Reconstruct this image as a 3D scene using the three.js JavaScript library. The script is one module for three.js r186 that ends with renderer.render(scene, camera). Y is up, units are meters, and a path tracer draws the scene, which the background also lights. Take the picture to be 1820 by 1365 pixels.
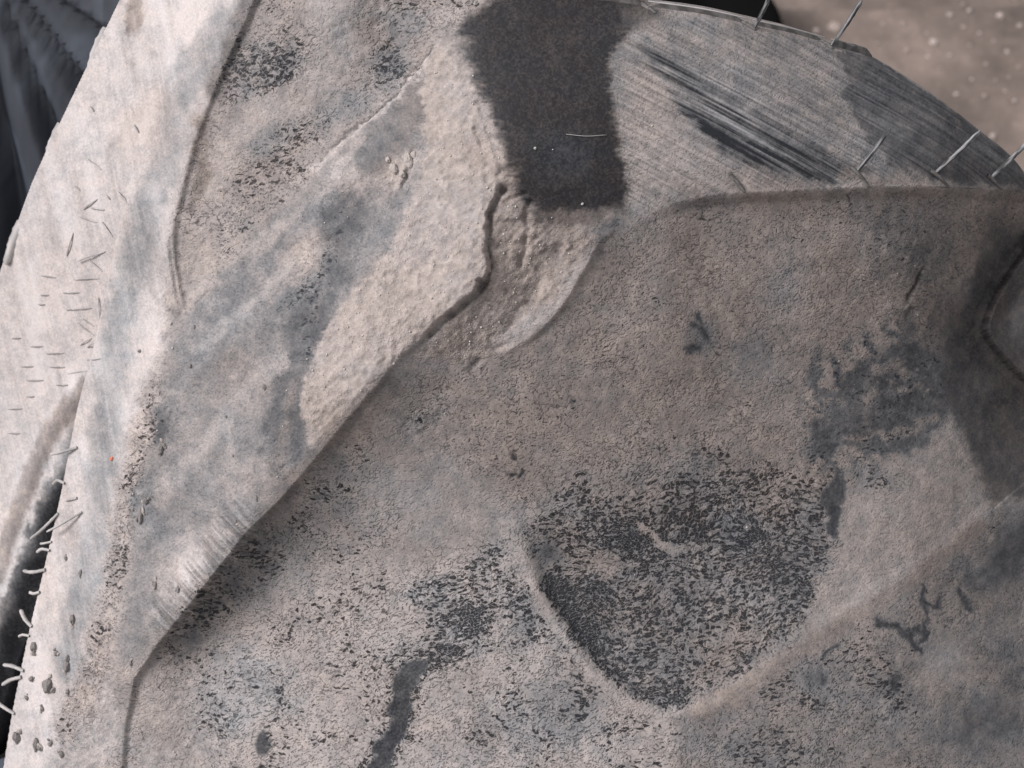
import * as THREE from 'three';
import { mergeGeometries } from 'three/addons/utils/BufferGeometryUtils.js';

// ---------- camera, sky, sun, exposure ----------
const scene = new THREE.Scene();
const PITCH = 58 * Math.PI / 180;                       // the phone looks steeply down on the tread
const TREAD = new THREE.Vector3(0, 0.75, 0);            // middle of the photographed patch of tread
const OUT = new THREE.Vector3(0, Math.sin(PITCH), Math.cos(PITCH));   // outward normal of that patch
const camera = new THREE.PerspectiveCamera(2 * Math.atan(375 / 2 / 800) * 180 / Math.PI, 4 / 3, 0.05, 60);
camera.position.copy(TREAD).addScaledVector(OUT, 0.8);
camera.lookAt(TREAD);
camera.focus = 0.79; camera.userData.fStop = 11;
const renderer = new THREE.WebGLRenderer({ antialias: true });
renderer.setSize(1024, 768);
renderer.toneMapping = THREE.LinearToneMapping;
renderer.toneMappingExposure = 1.55;
renderer.shadowMap.enabled = true;

const L = new THREE.Vector3(-0.71, 0.38, 0.59).normalize();   // towards the light, in the tread's own axes
const sunDir = L.clone().applyEuler(new THREE.Euler(-PITCH, 0, 0));
{ // bright overcast sky, a soft brightening round the veiled sun
  const w = 256, h = 128, d = new Float32Array(w * h * 4);
  for (let j = 0; j < h; j++) for (let i = 0; i < w; i++) {
    const el = (j + 0.5) / h * Math.PI - Math.PI / 2, az = ((i + 0.5) / w - 0.5) * 2 * Math.PI;
    const x = Math.cos(el) * Math.cos(az), y = Math.sin(el), z = Math.cos(el) * Math.sin(az);
    const c = Math.max(0, x * sunDir.x + y * sunDir.y + z * sunDir.z);
    const b = 0.37 * (0.75 + 0.35 * Math.max(0, y)) + 0.5 * Math.pow(c, 6) + 0.9 * Math.pow(c, 40);
    const k = (j * w + i) * 4;
    d[k] = b * 0.97; d[k + 1] = b * 0.98; d[k + 2] = b * 1.04; d[k + 3] = 1;
    if (y < 0) { d[k] = 0.16; d[k + 1] = 0.14; d[k + 2] = 0.13; }
  }
  const t = new THREE.DataTexture(d, w, h, THREE.RGBAFormat, THREE.FloatType);
  t.mapping = THREE.EquirectangularReflectionMapping; t.magFilter = THREE.LinearFilter; t.needsUpdate = true;
  scene.background = t; scene.environment = t; scene.backgroundIntensity = 1; scene.environmentIntensity = 1;
}
const sun = new THREE.DirectionalLight(new THREE.Color(1, 0.945, 0.945), 2.25);
sun.position.copy(TREAD).addScaledVector(sunDir, 4); sun.target.position.copy(TREAD);
sun.castShadow = true; sun.shadow.radius = 42; sun.shadow.mapSize.set(2048, 2048);
Object.assign(sun.shadow.camera, { left: -1.2, right: 1.2, top: 1.2, bottom: -1.2, near: 0.1, far: 12 });
scene.add(sun, sun.target);

// ---------- helpers ----------
let seed = 7;
const rnd = () => { seed = (seed * 1664525 + 1013904223) >>> 0; return seed / 4294967296; };
const clamp = (x, a = 0, b = 1) => x < a ? a : x > b ? b : x;
const ss = (a, b, x) => { const t = clamp((x - a) / (b - a)); return t * t * (3 - 2 * t); };
const mix = (a, b, t) => a + (b - a) * t;
const HN = new Float32Array(65536), PM = new Uint16Array(512);
for (let i = 0; i < 65536; i++) HN[i] = rnd();
function noise(x, y) {                                   // value noise, 0..1
  const xi = Math.floor(x), yi = Math.floor(y); let fx = x - xi, fy = y - yi;
  fx = fx * fx * (3 - 2 * fx); fy = fy * fy * (3 - 2 * fy);
  const r0 = (yi & 255) << 8, r1 = ((yi + 1) & 255) << 8, c0 = xi & 255, c1 = (xi + 1) & 255;
  const a = HN[r0 | c0], b = HN[r0 | c1], c = HN[r1 | c0], d = HN[r1 | c1];
  return a + (b - a) * fx + (c - a + (a - b - c + d) * fx) * fy;
}
function fbm(x, y, o) { let s = 0, a = 0.5, n = 0; for (let i = 0; i < o; i++) { s += a * noise(x, y); n += a; x = x * 2.03 + 17.3; y = y * 2.03 + 5.1; a *= 0.5; } return s / n; }
// cellular noise: distance to the nearest and second nearest seed
function cell(x, y) {
  const xi = Math.floor(x), yi = Math.floor(y); let f1 = 9, f2 = 9, id = 0;
  for (let j = -1; j < 2; j++) for (let i = -1; i < 2; i++) {
    const k = (((yi + j) & 255) << 8) | ((xi + i) & 255), dx = xi + i + HN[k] - x, dy = yi + j + HN[(k * 7 + 131) & 65535] - y, q = dx * dx + dy * dy;
    if (q < f1) { f2 = f1; f1 = q; id = HN[(k * 13 + 77) & 65535]; } else if (q < f2) f2 = q;
  }
  return [Math.sqrt(f1), Math.sqrt(f2), id];
}
// polyline measure: [signed distance (+ on the right of travel), interpolated extra value]
function along(pl, u, v) {
  let best = 1e9, sd = 0, val = 0;
  for (let i = 0; i + 1 < pl.length; i++) {
    const a = pl[i], b = pl[i + 1], bx = b[0] - a[0], by = b[1] - a[1], px = u - a[0], py = v - a[1];
    const t = clamp((px * bx + py * by) / (bx * bx + by * by)), dx = px - bx * t, dy = py - by * t, q = dx * dx + dy * dy;
    if (q < best) { best = q; sd = (bx * py - by * px) < 0 ? 1 : -1; val = (a[2] ?? 0) + ((b[2] ?? 0) - (a[2] ?? 0)) * t; }
  }
  return [Math.sqrt(best) * sd, val];
}
function inside(poly, u, v) {                            // + inside, distance to the outline
  let best = 1e9, c = false;
  for (let i = 0, j = poly.length - 1; i < poly.length; j = i++) {
    const a = poly[j], b = poly[i];
    if ((b[1] > v) !== (a[1] > v) && u < (a[0] - b[0]) * (v - b[1]) / (a[1] - b[1]) + b[0]) c = !c;
    const bx = b[0] - a[0], by = b[1] - a[1], px = u - a[0], py = v - a[1], t = clamp((px * bx + py * by) / (bx * bx + by * by || 1)), dx = px - bx * t, dy = py - by * t;
    best = Math.min(best, dx * dx + dy * dy);
  }
  return Math.sqrt(best) * (c ? 1 : -1);
}
const names = {};
const numbered = (n) => { const k = names[n] = (names[n] ?? -1) + 1; return k ? n + '_' + String(k).padStart(3, '0') : n; };
function part(name, geometry, material, parent) { const m = new THREE.Mesh(geometry, material); m.name = numbered(name); m.castShadow = m.receiveShadow = true; parent.add(m); return m; }
function tag(o, label, category, group) { o.userData.label = label; if (category) o.userData.category = category; if (group) o.userData.group = group; return o; }

// ---------- relief of the tread: millimetres, u to the right, v up the tread, h outwards ----------
const CTL = [[-275.6,206.7,-82],[-204.1,200.4,-55],[-229.6,127.3,-57],[-252.2,69,-64],[-273.1,24.8,-74],[-215.9,18.1,-44],[-233.5,-54.7,-50],[-249.9,-108,-56],[-266.4,-182.8,-62],[-164.7,176.8,-27],[-127.2,188.7,-5],[-155.8,117.5,-10],[-170.5,70.6,-14],[-170.3,23,-13],[-186.3,-41.6,-22],[-205.5,-90.6,-31],[-228.2,-163.9,-41],[-201.2,-187.6,-31],[-96.8,161,-5],[-128,106.4,-10],[-85.5,135.8,-3],[-60.4,173.5,1],[-161.3,51.2,-17],[-78.9,95.9,8],[-56.8,119.6,13],[-40.5,143.7,14],[-112.4,58.2,2],[-143.8,22.8,-5],[-50.8,59.4,22],[-94.4,16.8,15],[-131.2,-18.5,4],[-158.6,-74.4,-10],[-32,101.9,24],[-29.5,167.2,18],[-5.3,106.2,32],[-11.8,53.3,34],[-34.3,32.3,31],[-55.7,11.3,28],[-77.4,-14,23],[-94,-34.2,18],[-110.8,-54.7,13],[-127.8,-70,8],[-151.7,-100,-3],[-176.3,-128,-15],[-190.8,-149.1,-23],[-48.2,4.4,20],[-38.4,-4.2,13],[-23.9,-16.7,8],[-3.3,-34.6,3],[-86.8,-41.6,10],[-77.2,-50.8,3],[-62.9,-63.8,-3],[-42.1,-82.2,-7],[-120.9,-77.9,0],[-111.4,-87.4,-7],[-97,-100.8,-12],[-76.1,-119.4,-15],[-144.6,-108.1,-10],[-135.1,-117.8,-16],[-120.4,-131.2,-19],[-169,-136.2,-20],[-158.5,-145.9,-24],[-16.6,17.3,21],[10.7,169.4,20],[23.8,114.5,29],[53.4,88.7,23],[64,128.6,24],[105.1,151.6,15],[132.6,130.6,12],[161.3,107.3,4],[191,133.5,-6],[221.4,107.2,-16],[238.6,125.7,-27],[261.9,107.2,-38],[174.8,164.4,-8],[117,174.7,8],[91.4,93.4,17],[132.9,97,10],[178.8,99.7,-1],[92.5,71.4,8],[134.4,74.8,1],[181,75.9,-11],[226.3,78,-34],[5.3,69.4,30],[13.3,53.7,28],[40,62,23],[13.4,30.1,22],[-2.7,32.6,25],[51.3,43.9,14],[73.5,22.5,7],[52,-4.8,3],[108.5,9,-10],[167,34.7,-24],[168.8,-10.7,-33],[211.8,35.5,-45],[109.8,-47.2,-20],[52.9,-60.5,-10],[24.8,-32.3,-1],[96.7,-113,-28],[62.1,-112.2,-22],[41.9,-83.2,-14],[154.7,-85.2,-34],[212.8,-48.8,-49],[20.9,-113.6,-12],[47.6,-146.4,-16],[78.8,-164.7,-19],[139.7,-139,-30],[199.5,-104.8,-42],[-173.4,-175.6,-28],[-144.5,-172.1,-25],[-87.2,-173.7,-19],[-16.8,-144.7,-14],[-2.8,-102.1,-9],[25.2,-178.6,-16],[81.7,-185.1,-20],[169.6,-163.1,-37],[217,-189.9,-54],[268.3,-171.1,-78],[270.2,-111.6,-84],[253.9,-65,-70],[256.9,9.8,-80],[272,70.3,-80]];
const ker = (q) => q > 1e-12 ? q * Math.log(q) : 0;
const TPS = (() => {                                     // thin plate through the heights above
  const n = CTL.length, N = n + 3, A = [];
  for (let i = 0; i < N; i++) A.push(new Float64Array(N + 1));
  for (let i = 0; i < n; i++) {
    const [x, y, h] = CTL[i];
    for (let j = 0; j < n; j++) A[i][j] = ker(((x - CTL[j][0]) ** 2 + (y - CTL[j][1]) ** 2) / 1e4) + (i === j ? 0.02 : 0);
    A[i][n] = A[n][i] = 1; A[i][n + 1] = A[n + 1][i] = x / 100; A[i][n + 2] = A[n + 2][i] = y / 100; A[i][N] = h;
  }
  for (let c = 0; c < N; c++) {
    let p = c; for (let r = c + 1; r < N; r++) if (Math.abs(A[r][c]) > Math.abs(A[p][c])) p = r;
    [A[c], A[p]] = [A[p], A[c]];
    for (let r = 0; r < N; r++) if (r !== c) { const f = A[r][c] / A[c][c]; if (f) for (let k = c; k <= N; k++) A[r][k] -= f * A[c][k]; }
  }
  return A.map((r, i) => r[N] / r[i]);
})();
function plate(u, v) {
  const n = CTL.length; let s = TPS[n] + TPS[n + 1] * u / 100 + TPS[n + 2] * v / 100;
  for (let i = 0; i < n; i++) s += TPS[i] * ker(((u - CTL[i][0]) ** 2 + (v - CTL[i][1]) ** 2) / 1e4);
  return s;
}
// edges of the rubber: third number = height of the step in mm
const E = {
  crest: [[-1.3,100.9,0],[-5.8,89,2],[-11.6,78.5,5],[-13.7,66.5,7],[-12.1,53.3,8],[-20.6,42.3,6],[-39.7,25.8,3],[-55.8,10,2.5],[-77.5,-15.4,3],[-94.2,-35.6,5],[-110.9,-54.8,7],[-128.2,-71.6,9],[-146.2,-93.1,9],[-161.3,-111.9,8],[-176,-128.7,6],[-189.9,-147.6,4],[-196.4,-172.9,3],[-200,-211.3,3]],
  pocketRight: [[-8.1,194.8,6],[-21.5,177.5,15],[-36.4,161.9,15],[-47.5,148.5,14],[-59.9,134.8,11],[-85,115.3,6],[-101.8,94.2,2],[-118.5,73.7,1],[-135.8,60.3,1.2],[-152.1,46.7,2],[-163.2,34.2,2.5],[-166,30.9,0]],
  pocketLeft: [[-123.1,199.9,3.5],[-130.2,183.5,3.5],[-142.3,160.3,3],[-153,134.7,2.4],[-163.1,101.1,2.2],[-169.4,73.4,2.2],[-169.5,56.8,2.2],[-165.8,38.5,2.2],[-163.7,32.5,0]],
  slab: [[49.4,74.1,0],[42.1,68.7,2],[36,58,2.4],[24.1,38.1,2.4],[14.7,27.4,1.8],[5.4,20.5,1.1],[-2.7,16.2,0.5],[-10.7,12,0]],
  lugEdge: [[44,70,0],[60.3,77.9,0.5],[75.2,85.3,1.5],[91.6,89.8,4],[133.2,93.1,5],[179,96.3,6],[219.2,97.7,7],[268,100.4,8],[326.7,101.5,8]],
  oval: [[1.4,-68.4,0],[5.5,-82.5,2],[12.5,-100.9,3.5],[23.7,-119.3,4],[39.2,-140.7,4],[57.5,-156.4,3.5],[68.8,-162.8,3.2],[82.5,-166.2,3],[96,-164.7,2.5],[110.5,-157.4,1.6],[126.5,-146,1],[145.6,-132.6,0.9],[199.5,-100.5,0.8],[254,-68,0.8]],
  side: [[-164.9,182.7,0],[-176.7,151.8,0],[-190.2,103.7,4],[-202.9,61.2,14],[-215.4,18.1,24],[-224.9,-13.8,30],[-233.5,-54.6,34],[-242.8,-92.9,36],[-253.4,-134.5,36],[-263.4,-177.9,36],[-269.4,-212.4,36],[-275.9,-242.6,36]],
  outer: [[-190.8,226.8,200],[-204.8,201.1,200],[-218.5,175.4,200],[-232.5,149.8,200],[-244.6,128.3,200],[-257.5,106.8,200],[-269.6,83.3,200],[-280,62.9,200],[-301.1,19.4,200],[-321.9,-36.7,200],[-338,-100.3,200],[-354.5,-229.1,200]],
  gap: [[-222.4,12.8,0],[-233.8,-6.8,50],[-241.5,-23.6,90],[-250,-51.2,90],[-260.4,-74.3,90],[-271.1,-100.3,90],[-279.4,-120.5,90],[-295.4,-159.2,90],[-318.3,-221.8,90]],
  rim: [[-224.6,6.7,1],[-235.2,-5.3,6],[-247.8,-19.8,6],[-259,-37.1,6],[-269.6,-60,6],[-276.9,-79.9,6],[-289.7,-115.1,6]],
  top: [[-57.1,204.7,200],[-8.1,189.7,200],[24.2,184.9,200],[45.7,182.7,200],[64.6,180,200],[91.9,177.2,200],[117,172.8,200],[157,165.9,200],[180.6,162.4,200],[205.1,150.1,200],[224.1,138.6,200],[243.4,126.7,200],[263.8,112.9,200],[291.7,89.1,200],[319.7,54.5,200],[341.5,-35.5,200],[357.6,-249.9,200]],
  recess: [[278.3,71.8,1],[264.1,52.7,1],[255.2,37.6,1],[253.4,29,1],[258.1,21,1],[270.6,9.7,1],[285.5,-2.2,1]],
};
for (const k in E) if (k !== 'crest') {                      // rounded, not polygonal
  const p = E[k], c = new THREE.CatmullRomCurve3(p.map((q) => new THREE.Vector3(q[0], q[1], (q[2] ?? 0) * 0.01)), false, 'centripetal'), n = (p.length - 1) * 3;
  E[k] = Array.from({ length: n + 1 }, (_, i) => { const q = c.getPoint(i / n); return [q.x, q.y, Math.max(0, q.z * 100)]; });
}
E.grooves = [[[[-2.6,93],[-7.9,83.8],[-11.1,74.5],[-12.6,66.5],[-10.5,55.9],[-12.6,48.1],[-17.9,41.6],[-29.1,32.4],[-39.8,22.9]], 4, 1.5], [[[-127.8,-67.3],[-141.8,-83.3],[-156.2,-100.2],[-170.1,-116.4]], -2.2, 7], [[[7.4,84.6],[8.2,74.7],[6.9,64.1],[4,56.7]], 2.2, 1.5], [[[21.2,60.4],[13.8,48.5],[5.3,36.6],[0,30]], 1.8, 4], [[[-16.1,11.4],[-19.4,7.4],[-17.5,3.9]], 1.6, 1.4], [[[-11.2,22],[-8,17.3],[-1.3,18.9]], 1.3, 1.5], [[[5.3,89.1],[-1.3,86.4],[-6.6,81.1]], 1.6, 1.6],
  [[[-170,72],[-170,59.6],[-167.9,45.6],[-164.4,34.2],[-157.7,38.1],[-151.7,45.3]], 1.0, 0.8], [[[105,100.3],[109.6,97.3],[112.5,93.7]], 0.8, 1.2], [[[-47,112.2],[-48.9,102.7],[-51.5,94.6]], 1.6, 1.4], [[[209.1,57.4],[205.6,48.1],[201.7,41.5]], 1.4, 1.2], [[[-24.1,147.9],[-16,133.8],[-11.1,119.9],[-5.8,104.9],[-4.5,93]], 0.9, 1.6], [[[-17.3,120.1],[-12.7,109.1],[-10.6,95.7]], 1.2, 1.5]];
for (const g of E.grooves) { const r = g[2] * 3 + 3; g[0].box = [Math.min(...g[0].map((p) => p[0])) - r, Math.min(...g[0].map((p) => p[1])) - r, Math.max(...g[0].map((p) => p[0])) + r, Math.max(...g[0].map((p) => p[1])) + r]; }
function relief(u, v) {
  let h = plate(clamp(u, -290, 290), clamp(v, -225, 225));
  const jag = ss(110, 95, v) * ss(-75, -45, u) * mix(0.35, 1, ss(38, 52, v)) * ss(-30, 10, v), ju = (fbm(u * 0.14 + 8, v * 0.14 + 2, 4) - 0.5) * 11 * jag, jv = (fbm(u * 0.14 + 48, v * 0.14 + 72, 4) - 0.5) * 11 * jag;
  let [d, a] = along(E.crest, u + ju, v + jv); d = -d;                 // + on the shaded flank
  if (a > 0) { const s = a > 4.5 && v > 40 ? 1.6 : 3.2; if (d < 0 && d > -60) h += a * 0.3 * Math.exp(d / 9); else if (d >= 0 && d < 80) h += a * 0.3 * (1 - ss(0, s, d)) - a * 0.5 * ss(0, s, d) * (1 - ss(s, 75, d)); }
  [d, a] = along(E.pocketRight, u + (noise(u * 0.4, v * 0.4) - 0.5) * 2, v + (noise(u * 0.4 + 9, v * 0.4) - 0.5) * 2);                       // + in the pocket
  if (a > 0 && d > 0 && d < 60) h -= a * ss(0, 2.5, d) * (1 - ss(8, 58, d));
  [d, a] = along(E.pocketLeft, u, v); d = -d;
  if (a > 0 && d > 0 && d < 40) h -= a * ss(0, 3.5, d) * (1 - ss(6, 38, d));
  [d, a] = along(E.slab, u, v); d = -d;                      // + on the flank below the slab of mud
  if (a > 0 && d < 0 && d > -50) h += a * Math.max(0, 1 + d / 13) - a * 0.6 * Math.exp(-((d + 20) ** 2) / 60);
  if (a > 0 && d >= 0 && d < 3) h += a * (1 - ss(0, 3, d));
  [d, a] = along(E.lugEdge, u, v);                           // + below the edge
  if (a > 0) { if (d >= 0 && d < 70) h -= a * ss(-0.5, 5, d) * (1 - ss(6, 68, d)); else if (d < 0 && d > -6 && a > 4) h += 0.35 * Math.exp(d / 1.5); }
  [d, a] = along(E.oval, u, v); d = -d;                      // + in the pan
  if (a > 0) { if (d > 0 && d < 45) h -= a * ss(0, 7, d) * (1 - ss(9, 44, d)); else if (d > -14 && d <= 0) h += 0.12 * a * Math.exp(d / 4); }
  [d] = along(E.recess, u, v); d = -d;                       // + on the rubber right of the recess
  if (u > 150) { const near = ss(150, 225, u); if (d > 0) h += 4 * near * ss(0, 1.2, d) * (1 - ss(18, 40, d)); else if (d > -130) h -= 10 * near * Math.exp(-((d + 5) ** 2) / (d > -5 ? 40 : 1100)); }
  for (const [pl, depth, wide] of E.grooves) { const b = pl.box; if (u > b[0] && u < b[2] && v > b[1] && v < b[3]) { [d, a] = along(pl, u + ju * 0.5, v + jv * 0.5); h -= depth * (depth > 0 ? 0.3 + 1.2 * noise(u * 0.22, v * 0.22 + 50) : 1) * Math.exp(-d * d / (wide * wide)); } }
  const [ds, as] = along(E.side, u, v);
  if (ds > 0) {                                              // off the side of the lug, down on the shoulder
    h -= as * ss(0, 5, ds);
    [d, a] = along(E.rim, u, v); if (a > 0) h += a * 0.5 * Math.exp(-d * d / 30);
    [d, a] = along(E.gap, u, v); if (d < 0) h -= a * (0.16 * ss(0, 20, -d) + 0.84 * ss(16, 36, -d)) * ss(0, 5, ds);
  }
  [d] = along(E.outer, u, v); if (d > 0) h -= 40 * ss(0, 8, d) + 6 * d;
  [d] = along(E.top, u, v); { const dd = mix(1.5, 8, ss(130, 200, u)) - d; if (dd > 0) h -= dd < 15 ? 0.16 * dd * dd : 36 + 6 * (dd - 15); }   // rolls over the shoulder
  const low = Math.max(0, -v - 215, u - 300); if (low > 0) h -= low * 1.2 + low * low * 0.02;
  return Math.max(h, -205);
}

// ---------- what lies on the rubber: film of dust, bare rubber, pits, some painted light and shade ----------
// fields on a 1 mm chart: dust cover, warm tint, paleness, pitting, lumpiness, streaks
const FU = 700, FV = 560, FN = FU * FV;
const F = { d: new Float32Array(FN).fill(0.8), t: new Float32Array(FN).fill(0.6), w: new Float32Array(FN).fill(0.25), p: new Float32Array(FN).fill(0.12), g: new Float32Array(FN).fill(0.15), s: new Float32Array(FN).fill(0), r: new Float32Array(FN).fill(0) };
function put(box, mask, set) {
  const i0 = clamp(Math.floor(box[0] + FU / 2), 0, FU - 1), i1 = clamp(Math.ceil(box[2] + FU / 2), 0, FU - 1), j0 = clamp(Math.floor(box[1] + FV / 2), 0, FV - 1), j1 = clamp(Math.ceil(box[3] + FV / 2), 0, FV - 1);
  for (let j = j0; j <= j1; j++) for (let i = i0; i <= i1; i++) {
    const m = mask(i + 0.5 - FU / 2, j + 0.5 - FV / 2); if (m <= 0) continue;
    for (const k in set) F[k][j * FU + i] += (set[k] - F[k][j * FU + i]) * m;
  }
}
const bounds = (pts, r) => [Math.min(...pts.map((p) => p[0])) - r, Math.min(...pts.map((p) => p[1])) - r, Math.max(...pts.map((p) => p[0])) + r, Math.max(...pts.map((p) => p[1])) + r];
function blob([[x, y]], rx, ry, deg, set, soft = 1, k = 1) {
  const c = Math.cos(deg * Math.PI / 180), s = Math.sin(deg * Math.PI / 180), R = Math.max(rx, ry) * 1.3;
  put([x - R, y - R, x + R, y + R], (u, v) => { const a = ((u - x) * c + (v - y) * s) / rx, b = (-(u - x) * s + (v - y) * c) / ry; return k * (1 - ss(1 - soft, 1.15, Math.hypot(a, b))); }, set);
}
function torn(poly, feather, set, lo = 0.4) { put(bounds(poly, feather), (u, v) => ss(-feather, feather, inside(poly, u, v)) * ss(lo - 0.06, lo + 0.06, fbm(u * 0.17 + 44, v * 0.26 + u * 0.07 + 12, 4)), set); }
function fill(poly, feather, set, k = 1) { put(bounds(poly, feather), (u, v) => k * ss(-feather, feather, inside(poly, u, v)), set); }
function stroke(pl, r, feather, set, k = 1) { put(bounds(pl, r + feather), (u, v) => k * (1 - ss(r - feather, r + feather, Math.abs(along(pl, u, v)[0]))), set); }

// left bevel of the shoulder lug and the shoulder beyond it
fill([[-121.8,205.6],[-142.3,160.3],[-153,134.7],[-163.1,101.1],[-169.4,73.4],[-171,34.3],[-176.6,9.1],[-189.7,-21.9],[-197.8,-61.9],[-205.3,-93.4],[-228.1,-163.9],[-239.5,-238.7],[-409.3,-255.4],[-416,235.8]], 5, { d: 0.97, w: 0.76, t: 0.72, p: 0.01, g: 0.08, s: 0.7 });
fill([[-171,34.3],[-173.5,-4.9],[-189.6,-61.6],[-196.4,-106.7],[-204.6,-147.1],[-197.6,-164.2],[-203.6,-211.5],[-245.7,-215.7],[-228.1,-163.9],[-205.3,-93.4],[-197.8,-61.9],[-189.7,-21.9],[-176.6,9.1]], 4, { d: 0.88, w: 0.5, t: 0.65, p: 0.12, g: 0.8, s: 0.2 });
stroke([[-142.3,179.3],[-163.3,147.1],[-182.3,87.9],[-195,46.3],[-203.5,12.2],[-206.5,-22.2],[-210.2,-56.7],[-218.3,-105.6],[-227.9,-143.5]], 9, 6, { t: 0.2, w: 0.36, d: 0.85, g: 0.03 });
stroke([[-160,184.7],[-167.7,159.4],[-172.6,145],[-174,127.4]], 4, 3, { t: 0.2, w: 0.4, d: 0.85 });
blob([[-161.6,185]], 8, 16, -12, { w: 1, t: 1, d: 1, s: 0 }, 0.3);
blob([[-195.9,191.7]], 7, 12, -12, { t: 0.9, w: 0.2, d: 0.8 }, 0.4);
blob([[-186.2,128.6]], 22, 34, -12, { t: 1, w: 0.6 }, 0.9);
blob([[-248.9,-177.9]], 14, 40, -10, { w: 0.95, t: 0.8 }, 0.8);
const offSide = (poly, feather, set) => put(bounds(poly, feather), (u, v) => ss(-feather, feather, inside(poly, u, v)) * ss(1, 4, along(E.side, u, v)[0]), set);
offSide([[-222.4,12.8,-75],[-236.3,-15.9,-80],[-247.7,-44.8,-85],[-261.3,-80.2,-90],[-279.7,-128.3,-95],[-307.3,-189.8,-95],[-306.6,-269.5,-160],[-240.1,-163.5,-120],[-230.6,-5.5,-120]], 6, { d: 0.85, w: 0.3, t: 0.0, p: 0, g: 0.05 });  // gap wall painted paler in place of bounced light
offSide([[-245.3,-47.6,-140],[-258.9,-63.8,-140],[-271.9,-91.7,-145],[-286.2,-132.2,-145],[-298.6,-164.7,-145],[-316.4,-266.7,-150],[-231.6,-266.7,-150],[-224.3,-46.6,-120]], 8, { d: 0.04, w: 0, t: 0.1, p: 0, g: 0 });  // deep gap painted near black, on top of its own shade
stroke([[-226.7,-5.3,-78],[-239.9,-19.8,-82],[-250.8,-35.7,-84],[-262.3,-60.1,-86],[-272,-84.6,-88],[-284.2,-115.4,-90]], 3.5, 2, { d: 1, w: 1, t: 0.6 });
stroke([[-228.4,-2.3,-75],[-242.7,-16.7,-78],[-253.8,-31,-80],[-265,-53.8,-82],[-274.7,-76.7,-84],[-286,-105.7,-86]], 6, 3, { d: 0.8, w: 0.25, t: 0.8 });
stroke([[-132.1,-66],[-141.6,-80.4],[-156.2,-98.8],[-170.1,-115]], 8, 6, { r: 1, w: 0.9, t: 0.7, d: 1, p: 0, g: 0.05 });
stroke([[-177.3,-4.9],[-183.8,-27.5],[-191.3,-50.3],[-195.2,-78.7],[-201.3,-107],[-211,-141.8],[-228.3,-178.5]], 7, 6, { g: 1, p: 0.42, t: 0.8, d: 0.9, w: 0.3 }, 0.9);
// pocket between the lugs
fill([[-123.3,205.7],[-142.3,160.3],[-153,134.7],[-163.1,101.1],[-169.4,70.6],[-165,35.7],[-132.9,64.4],[-85,115.3],[-59.9,134.8],[-36.4,161.9],[-16.1,180.7],[-8.1,200.5]], 1, { d: 0.82, t: 0.75, w: 0.34, p: 0.27, g: 0.2, s: 0.1 });
blob([[-113.5,159.9]], 34, 15, 25, { p: 0.62, d: 0.7, t: 0.4, w: 0.3 }, 0.8);
blob([[-133.5,152.3]], 16, 14, 25, { p: 0.55, d: 0.72, t: 0.5 }, 0.8);
blob([[-57.4,157.8]], 13, 16, 10, { p: 0.6, d: 0.6, t: 0.2 }, 0.8);
blob([[-53.3,175.5]], 14, 10, 10, { p: 0.35, d: 0.7, t: 0.3 }, 0.9);
blob([[-122.2,124.3]], 26, 14, 28, { t: 0.1, d: 0.62, p: 0.2 }, 0.9);
blob([[-116.5,108.9]], 18, 34, -40, { p: 0.4, d: 0.72 }, 0.9);
blob([[-85.5,137.2]], 20, 12, 20, { t: 0.1, d: 0.6, w: 0.3 }, 0.9);
stroke([[-82.7,171.7],[-96.8,144.6],[-122.2,134],[-141.8,117.5],[-150.1,98]], 6, 6, { w: 0.5, t: 0.8, p: 0.03, d: 0.95 }, 0.8);
stroke([[-85.4,190.7],[-88.3,171.8],[-94,152.8]], 10, 8, { w: 0.5, t: 0.6, p: 0.03, d: 0.95 }, 0.8);
blob([[-158.1,56.7]], 14, 26, -10, { t: 1, w: 0.42, d: 0.95, p: 0.12, g: 0.5 }, 0.6);
stroke([[-128.8,194.6],[-139.3,165.1],[-146.5,145.8]], 5, 4, { t: 0.5, w: 0.0, d: 0.6 }, 0.8);
stroke([[-155.7,130.5],[-151.5,106.4],[-160.2,87.1]], 3, 3, { t: 1, w: 0, d: 0.7, g: 0.6 }, 0.8);
// lug face, rubbed to a blue-grey film
fill([[-163.2,34.2],[-118.5,73.7],[-84.8,104.6],[-59.8,134],[-44.6,139.8],[-42.3,102.4],[-56.3,67.7],[-77.9,43.6],[-90.1,22.2],[-98,-4.7],[-100.7,-31.6],[-110.9,-56.1],[-128.2,-71.6],[-175.7,-128.7],[-196.6,-143.6],[-190.5,-89.6],[-184.7,-47.2],[-173.5,-2.1]], 6, { d: 0.62, t: 0.35, w: 0.34, p: 0.1, g: 0.14, s: 0.1 });
stroke([[-84.4,85.1],[-86.8,65.8],[-96.2,38.6],[-100,16.9],[-105,-10.1],[-113.2,-31.7]], 12, 6, { d: 0.36, t: 0.1, w: 0.2, p: 0.22, g: 0.6 }, 0.95);
blob([[-140.2,-10.3]], 34, 26, 40, { t: 0.6, d: 0.72 }, 0.9);
blob([[-127.4,-45.4]], 26, 22, 30, { t: 0.65, d: 0.7, w: 0.35 }, 0.9);
blob([[-101,62.1]], 15, 20, -25, { t: 1, d: 0.95, w: 0.42, g: 0.7 }, 0.8);
blob([[-56.6,103.1]], 14, 18, -35, { t: 1, d: 0.95, w: 0.45, g: 0.9 }, 0.7);
blob([[-73.4,103.9]], 16, 24, -45, { t: 0.75, d: 0.85, g: 0.8, w: 0.3 }, 0.8);
stroke([[-43.2,136.9],[-52.7,126.4],[-66.4,109.1]], 8, 4, { d: 0.5, t: 0.5, w: 0.15, p: 0, g: 0.04 }, 0.9);
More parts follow.
